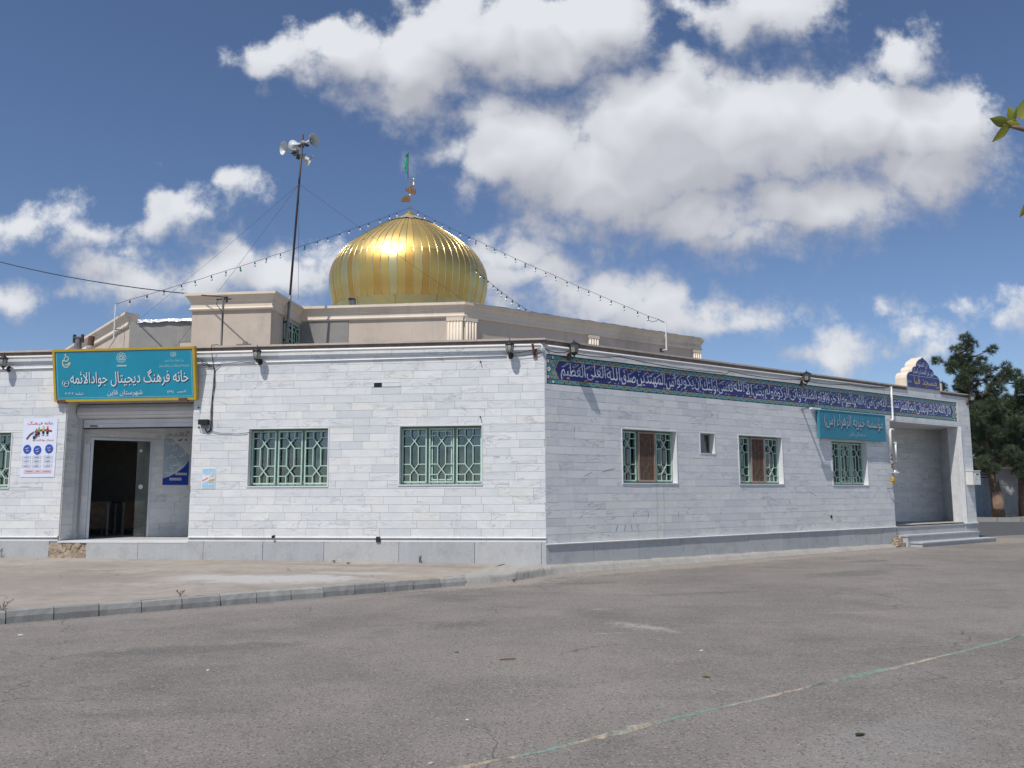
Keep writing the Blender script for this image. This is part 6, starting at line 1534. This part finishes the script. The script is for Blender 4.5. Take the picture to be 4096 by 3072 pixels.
cable('cable', 'loose cable end drooping beside the white bulb post', [(0, 0, 0.0), (-0.16, -0.10, 0.07), (-0.28, -0.18, 0.0), (-0.42, -0.3, -0.02), (-0.5, -0.36, 0.06)], 0.007, 'wire', T(RP + Vector((-0.05, 0, 0.02))), sag=0.03)

def flag():
    S = thing('flag', 'small green flag on a thin rod above the dome tip', 'flag', T((-3.70, 29.3, 12.5)))
    part(S, 'rod', MB().tube([(0, 0, -0.02), (0, 0, 0.98)], 0.012, 6), M['pole'])
    b = MB(); vs = []; n = 16; m = 5; r = random.Random(4)
    for i in range(n + 1):
        f = i / n; w = 0.05 + 0.09 * math.sin(math.pi * min(1, f * 1.15)) + 0.02 * math.sin(f * 19)
        for j in range(m + 1):
            g = j / m; vs.append((-w * g, 0.05 * math.sin(g * 5 + f * 9) * g, 0.92 - 0.80 * f + 0.02 * math.sin(g * 4)))
    b.add(vs, [(i * (m + 1) + j, (i + 1) * (m + 1) + j, (i + 1) * (m + 1) + j + 1, i * (m + 1) + j + 1) for i in range(n) for j in range(m)])
    part(S, 'cloth', b, M['flag'], smooth=True)
flag()

# ================================================================== TREES AND PLANTS
def tuft_mesh(centers, dirs, L, w, nn, rng):
    """needle sprays as thin triangles; returns vertices, faces, tone"""
    N = len(centers); k = N * nn
    C_ = np.repeat(centers, nn, 0); D = np.repeat(dirs, nn, 0)
    v = rng.normal(size=(k, 3)); v /= np.linalg.norm(v, axis=1)[:, None]
    d = D * 0.75 + v * 0.9; d /= np.linalg.norm(d, axis=1)[:, None]
    s = np.cross(d, rng.normal(size=(k, 3))); s /= np.linalg.norm(s, axis=1)[:, None] + 1e-9
    l = L * rng.uniform(0.7, 1.2, (k, 1))
    base = C_ + v * 0.02
    P = np.stack([base - s * w, base + s * w, base + d * l], 1).reshape(-1, 3)
    F = np.arange(k * 3).reshape(-1, 3)
    tone = np.repeat(rng.uniform(0.05, 1.0, N), nn)
    return P, F, tone
def np_mesh(name, P, F, tone, m):
    me = bpy.data.meshes.new(name)
    me.vertices.add(len(P)); me.vertices.foreach_set('co', P.astype(np.float32).ravel())
    k = F.shape[1]
    me.loops.add(F.size); me.loops.foreach_set('vertex_index', F.astype(np.int32).ravel())
    me.polygons.add(len(F)); me.polygons.foreach_set('loop_start', np.arange(len(F), dtype=np.int32) * k)
    a = me.attributes.new('tone', 'FLOAT', 'FACE'); a.data.foreach_set('value', tone.astype(np.float32))
    me.materials.append(m); me.update(calc_edges=True); me.validate(); return me
def pine(base, clusters, trunk, label, m='needle', dens=150, seed=0, L=0.19, w=0.009, nn=20, group='pines beyond the building', peeled=True):
    """clusters: (dx, dz, r) seen from the street; trunk: (dx, dz, r) points"""
    rng = np.random.default_rng(seed); r = random.Random(seed)
    S = thing('pine_tree', label, 'tree', T(base), group)
    tr = part(S, 'trunk', MB().tube([(x, 0.05 * i, z) for i, (x, z, q) in enumerate(trunk)], lambda f: trunk[0][2] + (trunk[-1][2] - trunk[0][2]) * f, 10), M['bark'], smooth=True)
    if peeled:
        q = trunk[0][2]; part(tr, 'peeled_patch', MB().lathe([(q * 0.86, 0.42), (q * 0.99, 0.50), (q * 0.985, 0.75), (q * 0.975, 1.0), (q * 0.955, 1.2), (q * 0.80, 1.27)], 8, T((trunk[0][0], 0.005, 0)), R(195), R(300)), M['barkpeeled'], smooth=True)
    cs, ds = [], []; br = MB()
    for (dx, dz, q) in clusters:
        cy = r.uniform(-0.8, 0.8)
        c = np.array([dx, cy, dz])
        n = int(dens * (q / 0.5) ** 2)
        v = rng.normal(size=(n, 3)); v /= np.linalg.norm(v, axis=1)[:, None]
        rad_ = q * rng.uniform(0.35, 1.05, (n, 1)) ** 0.6
        lump = 0.95 + 0.25 * np.sin(v[:, :1] * 7 + dx * 3) * np.cos(v[:, 2:] * 6 + dz)
        p = c + v * rad_ * lump * np.array([1, 1, 0.85])
        cs.append(p); dd = v.copy(); dd[:, 2] += 0.5; ds.append(dd / np.linalg.norm(dd, axis=1)[:, None])
        # limb
        k = min(range(len(trunk)), key=lambda i: abs(trunk[i][1] - (dz - 0.5)))
        t0 = Vector((trunk[k][0], 0.05 * k, max(0.9, min(dz - 0.25, trunk[-1][1])))); t1 = Vector((dx, cy, dz))
        br.tube([t0, t0.lerp(t1, 0.5) + Vector((0, 0, -0.12)), t1], 0.05, 6, r1=0.015)
        for _ in range(3):
            e = t1 + Vector((r.uniform(-q, q), r.uniform(-q, q), r.uniform(-0.4 * q, q))) * 0.8; br.tube([t0.lerp(t1, 0.7), e], 0.014, 4, r1=0.006)
    part(S, 'limbs', br, M['bark'], kind='stuff')
    P, F, tone = tuft_mesh(np.concatenate(cs), np.concatenate(ds), L, w, nn, rng)
    link('crown', np_mesh('crown', P, F, tone, M[m]), S)
K_ = 0.00654
Z = lambda zx, zy, q: ((zx - 450) * K_ + 0.10, (1415 - zy) * K_, q * K_ * 0.84)
big = [Z(*c) for c in ((245, 95, 48), (315, 128, 45), (262, 150, 50), (165, 175, 32), (125, 235, 44), (150, 300, 62), (118, 340, 34), (215, 250, 75), (300, 230, 70), (370, 160, 30), (418, 185, 42), (405, 245, 45), (260, 340, 80), (340, 320, 70), (190, 400, 62), (175, 445, 40), (280, 430, 75), (370, 410, 72), (510, 300, 46), (555, 300, 36), (540, 360, 55), (470, 390, 58), (430, 470, 70), (340, 510, 82), (250, 520, 60), (480, 540, 62), (400, 590, 70), (290, 620, 72), (250, 690, 66), (360, 690, 78), (460, 690, 66), (280, 790, 75), (390, 790, 88), (470, 770, 60), (330, 870, 66), (270, 900, 60), (430, 880, 60), (350, 960, 60), (290, 1010, 55), (230, 840, 60), (240, 960, 55), (480, 840, 60), (400, 980, 55), (460, 960, 55), (320, 1060, 55), (260, 1080, 50), (380, 1060, 50), (440, 1050, 50), (500, 1010, 55), (520, 930, 60))]
pine((23.16, 41.0, 0.0), big, [(0.02, -0.05, 0.30), (-0.02, 1.3, 0.26), (-0.25, 3.0, 0.20), (-0.55, 4.8, 0.15), (-0.9, 6.6, 0.10), (-1.2, 8.3, 0.04)], 'tall dark pine with peeled trunk beyond the far end of the mosque', seed=1)
K2 = lambda zx, zy, q: ((zx - 560) * 0.0070, (1415 - zy) * 0.0070, q * 0.0070)
sec = [K2(*c) for c in ((600, 400, 46), (640, 380, 50), (620, 470, 60), (680, 480, 70), (600, 560, 55), (650, 600, 70), (560, 620, 50), (540, 660, 40), (600, 700, 72), (680, 700, 80), (560, 760, 78), (640, 800, 82), (560, 860, 76), (520, 910, 66), (600, 930, 80), (480, 980, 62), (560, 1000, 70), (660, 960, 80), (720, 600, 80), (740, 850, 90), (640, 1040, 60), (560, 1090, 60), (640, 1130, 60), (720, 1080, 80))]
pine((25.35, 43.3, 0.0), sec, [(0.35, -0.05, 0.20), (0.45, 2.0, 0.18), (0.55, 4.5, 0.12), (0.6, 6.8, 0.05)], 'second pine with looser crown at the right edge of the photo', seed=2, peeled=False)
more = [(x, z, q) for x, z, q in ((-2.5, 3.2, 0.9), (-1.4, 3.8, 1.0), (0, 4.4, 1.2), (1.5, 4.0, 1.1), (2.8, 3.4, 1.0), (-0.6, 5.4, 1.0), (0.9, 5.6, 0.9), (-2.0, 2.2, 0.9), (-0.6, 2.6, 1.0), (0.8, 2.6, 1.0), (2.2, 2.3, 1.0), (0.2, 6.5, 0.7))]
pine((27.2, 49.5, 0.0), more, [(0, -0.1, 0.22), (0.05, 2.5, 0.18), (0.1, 6.0, 0.06)], 'bushy pine behind the block wall between the two nearer trunks', dens=110, seed=5, nn=16, w=0.013, peeled=False)
pine((31.8, 49.0, 0.0), more, [(0, -0.1, 0.22), (0.05, 2.5, 0.18), (0.1, 6.0, 0.06)], 'bushy pine behind the block wall at the right edge', dens=110, seed=6, nn=16, w=0.013, peeled=False)
far = [(-0.9, 6.9, 0.55), (-0.2, 7.4, 0.6), (0.5, 6.8, 0.6), (1.3, 7.1, 0.5), (2.2, 6.9, 0.6), (0.2, 6.0, 0.9), (1.6, 6.0, 0.9), (-1.2, 5.6, 0.8), (-2.0, 8.4, 0.35), (-2.2, 7.6, 0.5), (-2.3, 6.6, 0.7)]
pine((31.3, 57.0, 0.0), far, [(0, -0.1, 0.25), (0.1, 3, 0.2), (0.2, 6.5, 0.08)], 'pale distant treetop showing over the parapet beside the crest', 'needlepale', 130, 3, 0.22, 0.02, 12, peeled=False)

# boundary wall and gate behind the trees
def boundary():
    a, c = Vector((15.0, 46.6)), Vector((38.0, 41.5)); d = c - a; ang = math.atan2(d.y, d.x); L = d.length
    g0, g1 = 9.05, 10.45
    Mw = T((a.x, a.y, 0)) @ Matrix.Rotation(ang, 4, 'Z')
    S = thing('boundary_wall', 'pale block wall in the shade behind the pines', 'wall', Mw)
    part(S, 'wall', MB().box(0, g0, 0, 0.2, 0, 2.45).box(g1, L, 0, 0.2, 0, 2.45), M['blockwall'])
    part(S, 'coping', MB().box(0, g0, -0.05, 0.25, 2.451, 2.53).box(g1, L, -0.05, 0.25, 2.451, 2.53), M['cornice'])
    r = random.Random(6)
    x = g1
    while x < g1 + 3.4:
        for k in range(6):
            w = 0.55; xx = x + (0.27 if k % 2 else 0)
            part(S, 'block', MB().box(xx + 0.01, min(xx + w - 0.01, L), -0.012 - r.uniform(0, 0.006), 0.0, 0.15 + k * 0.36, 0.15 + k * 0.36 + 0.34), M['blockwall'])
        x += 0.55
    G_ = thing('metal_gate', 'blue grey metal gate in the wall behind the pines', 'gate', Mw @ T((g0 + 0.02, 0.02, 0.02)))
    W = g1 - g0 - 0.04
    for k in range(2):
        x0 = k * W / 2; lf = part(G_, 'leaf', MB().box(x0 + 0.01, x0 + W / 2 - 0.01, 0.05, 0.08, 0, 2.3), M['gate'])
        part(lf, 'frame', MB().box(x0 + 0.01, x0 + 0.06, 0.02, 0.049, 0, 2.3).box(x0 + W / 2 - 0.06, x0 + W / 2 - 0.01, 0.02, 0.049, 0, 2.3).box(x0 + 0.06, x0 + W / 2 - 0.06, 0.02, 0.049, 1.1, 1.18), M['gate'])
boundary()

# broad-leaved tree standing just right of the viewer, one twig reaching into the picture
def leaf_shape():
    b = MB(); n = 6; vs = []
    for i in range(n + 1):
        f = i / n; w = 0.5 * math.sin(math.pi * f ** 0.8) * (1 - 0.25 * f) * 0.55
        vs += [(f, -w, 0.10 * w), (f, 0, -0.06 * math.sin(math.pi * f)), (f, w, 0.10 * w)]
    fs = []
    for i in range(n):
        for k in range(2): fs.append((i * 3 + k, (i + 1) * 3 + k, (i + 1) * 3 + k + 1, i * 3 + k + 1))
    b.add(vs, fs); return b
def near_tree():
    base = Vector((3.3, 1.9, ROAD))
    S = thing('leafy_tree', 'yellow green leafy twig reaching in from the right edge', 'tree', T(base)); r = random.Random(3)
    part(S, 'trunk', MB().tube([(0, 0, 0), (0.05, -0.05, 1.2), (-0.02, 0.0, 2.3), (0.05, 0.05, 3.4)], 0.07, 10, r1=0.035), M['twig'], smooth=True)
    tw = [Vector((-0.02, 0.0, 2.2)), Vector((-0.6, 0.15, 2.40)), Vector((-1.2, 0.3, 2.42)), Vector((-1.78, 0.39, 2.455)), Vector((-1.86, 0.40, 2.482)), Vector((-1.905, 0.40, 2.492))]
    part(S, 'limb', MB().tube(tw, 0.022, 8, r1=0.0025), M['twig'], smooth=True)
    tw2 = [Vector((-0.6, 0.15, 2.40)), Vector((-1.1, 0.28, 2.26)), Vector((-1.835, 0.4, 2.27))]
    part(S, 'limb', MB().tube(tw2, 0.012, 8, r1=0.002), M['twig'], smooth=True)
    me = []
    for k in range(3):
        b = leaf_shape(); b.tone = [0.2 + 0.35 * k] * len(b.f); me.append(b.mesh('leaf', M['leaf'], True))
    def leaf(p, dx, dy, dz, L, roll=0.0, k=0):
        q = Vector((dx, dy, dz)).normalized().to_track_quat('X', 'Z').to_matrix().to_4x4()
        link('leaf', me[k], S, T(p) @ q @ Matrix.Rotation(roll, 4, 'X') @ Matrix.Scale(L, 4))
    tip = Vector((-1.885, 0.40, 2.494))
    leaf(tip, -0.9, -0.1, 0.22, 0.062, 1.1, 0); leaf(tip + Vector((0.005, 0, -0.002)), -0.85, 0.1, -0.75, 0.075, 0.7, 1)
    leaf(tip + Vector((0.012, 0, 0.004)), -0.12, 0.1, 1.0, 0.055, 1.3, 0); leaf(tip + Vector((0.035, 0, 0.012)), 0.25, 0.0, 1.0, 0.070, 1.2, 0)
    leaf(tip + Vector((0.012, 0, 0.0)), 0.1, -0.3, 0.95, 0.050, 0.4, 2); leaf(tip + Vector((0.03, 0, 0.0)), -0.9, -0.2, 0.05, 0.045, 1.5, 2)
    leaf(Vector((-1.838, 0.4, 2.27)), -0.62, 0.0, -0.75, 0.066, 1.0, 2)
    # the rest of the crown, out of the picture: branches with leaves set along them
    for k in range(16):
        z0 = 2.2 + 1.15 * k / 15; a = k * 2.4; d = Vector((0.75 * math.cos(a) + 0.25, 0.75 * math.sin(a) - 0.25, r.uniform(0.2, 0.7)))
        p0 = Vector((0.0, 0.0, z0)); p1 = p0 + d * r.uniform(0.7, 1.05)
        if p1.x + base.x < 2.55: p1.x = 2.55 - base.x + r.uniform(0, 0.2)
        mid = p0.lerp(p1, 0.5) + Vector((0, 0, 0.08))
        part(S, 'limb', MB().tube([p0, mid, p1], 0.014, 6, r1=0.003), M['twig'], smooth=True)
        for q in range(13):
            f = 0.3 + 0.7 * q / 12; c = (p0.lerp(mid, f * 2) if f < 0.5 else mid.lerp(p1, f * 2 - 1))
            leaf(c, r.gauss(0, 1), r.gauss(0, 1), r.gauss(-0.1, 0.5), r.uniform(0.055, 0.08), r.uniform(-1, 1), r.randrange(3))
near_tree()

def weed(p, h, n, label, seed, spread=0.5):
    S = thing('weed', label, 'weed', T(p), 'weeds at the edges of the pavement'); r = random.Random(seed); b = MB(); st = MB()
    for i in range(n):
        a = r.uniform(0, 6.28); L = h * r.uniform(0.5, 1.1); d = Vector((math.cos(a) * spread, math.sin(a) * spread, 1)).normalized()
        e = d * L; st.tube([(0, 0, -0.01), e * 0.5 + Vector((0, 0, 0.1 * L)), e], 0.0025, 4)
        for k in range(6):
            q = e * (0.35 + 0.65 * k / 5); aa = r.uniform(0, 6.28); u = Vector((math.cos(aa), math.sin(aa), r.uniform(-0.2, 0.6))) * r.uniform(0.015, 0.035); w = Vector((-u.y, u.x, 0.2 * u.z)) * 0.35
            b.add([q, q + u * 0.5 + w, q + u, q + u * 0.5 - w], [(0, 1, 2, 3)], r.random())
    part(S, 'stems', st, M['weed'], kind='stuff'); part(S, 'leaves', b, M['weed'], kind='stuff')
pa = lambda x, y, z=0.0: tuple(MA @ Vector((x, y, z)))
weed(pa(-10.85, -0.10, 0.08), 0.28, 12, 'leafy weed against the plinth at the left edge', 1, 0.6)
weed(tuple(K0 + KU * 0.02 + Vector((-0.08, 0.14, -0.01))), 0.14, 8, 'low weed behind the kerb at the left edge', 2, 0.9)
weed(pa(-2.35, -0.10, 0.03), 0.16, 6, 'sprig of weed at the foot of the plinth below the corner window', 3)
weed(pa(-3.95, -0.20, 0.04), 0.06, 6, 'flat weed on the pavement below the two barred windows', 4, 1.4)
weed(tuple(K0 + KU * 2.05 + Vector((-0.12, 0.16, 0.0))), 0.09, 5, 'tiny weed behind the kerb below the doorway', 5, 0.8)
weed(tuple(K0 + KU * 7.25 + Vector((0.1, 0.0, ROAD + 0.01))), 0.06, 8, 'dark weed in the gutter at the end of the kerb', 6, 1.2)
weed(pa(-3.6, -0.45, 0.03), 0.05, 5, 'dry weed lying on the pavement under the drain', 7, 1.8)

# litter on the asphalt
def stone(p, s, label, m, seed):
    r = random.Random(seed); b = MB(); vs = []
    for j, (q, z) in enumerate(((0.5, 0.0), (1.0, 0.25), (0.8, 0.6), (0.3, 0.8))):
        for i in range(6):
            a = i * math.pi / 3; k = q * r.uniform(0.75, 1.2); vs.append((k * math.cos(a) * s, k * math.sin(a) * s * 0.8, z * s * 0.8))
    fs = [(j * 6 + i, j * 6 + (i + 1) % 6, (j + 1) * 6 + (i + 1) % 6, (j + 1) * 6 + i) for j in range(3) for i in range(6)] + [tuple(range(5, -1, -1)), tuple(18 + i for i in range(6))]
    b.add(vs, fs); return solo('stone', label, 'stone', b, M[m], T((p[0], p[1], ROAD - 0.002)), group='loose stones on the asphalt')
M['pebbledark'] = mat('dark_stone', (0.10, 0.095, 0.09), 0.9); M['pebblewhite'] = mat('white_stone', (0.62, 0.62, 0.60), 0.8)
stone((-0.45, 4.85), 0.022, 'grey stone lying against the green edge line at the bottom', 'concrete', 1)
stone((-5.15, 9.15), 0.03, 'white chip on the asphalt below the kerb at the left', 'pebblewhite', 2)
stone((-2.55, 7.35), 0.016, 'small white chip on the asphalt left of centre', 'pebblewhite', 3)
stone((-0.30, 5.75), 0.014, 'white pebble on the asphalt in the lower middle', 'pebblewhite', 4)
stone((-0.52, 8.1), 0.022, 'dark stone on the asphalt right of the oil patch', 'pebbledark', 5)
stone((1.75, 8.15), 0.015, 'white pebble below the cement splash', 'pebblewhite', 6)
solo('stick', 'short dark stick lying on the asphalt', 'stick', MB().tube([(0, 0, 0.008), (0.07, 0.02, 0.010), (0.14, 0.05, 0.007)], 0.006, 5), M['twig'], T((-0.12, 7.72, ROAD)))
b = leaf_shape(); solo('fallen_leaf', 'crumpled green leaf on the asphalt at the lower right', 'leaf', b, M['weed'], T((2.05, 5.33, ROAD + 0.012)) @ Matrix.Rotation(0.4, 4, 'Z') @ Matrix.Diagonal((0.085, 0.06, 0.25, 1)), True)
b = leaf_shape(); solo('fallen_leaf', 'yellow leaf on the asphalt right of centre', 'leaf', b, M['leaf'], T((1.5, 7.0, ROAD + 0.008)) @ Matrix.Rotation(-0.3, 4, 'Z') @ Matrix.Diagonal((0.07, 0.04, 0.2, 1)), True)
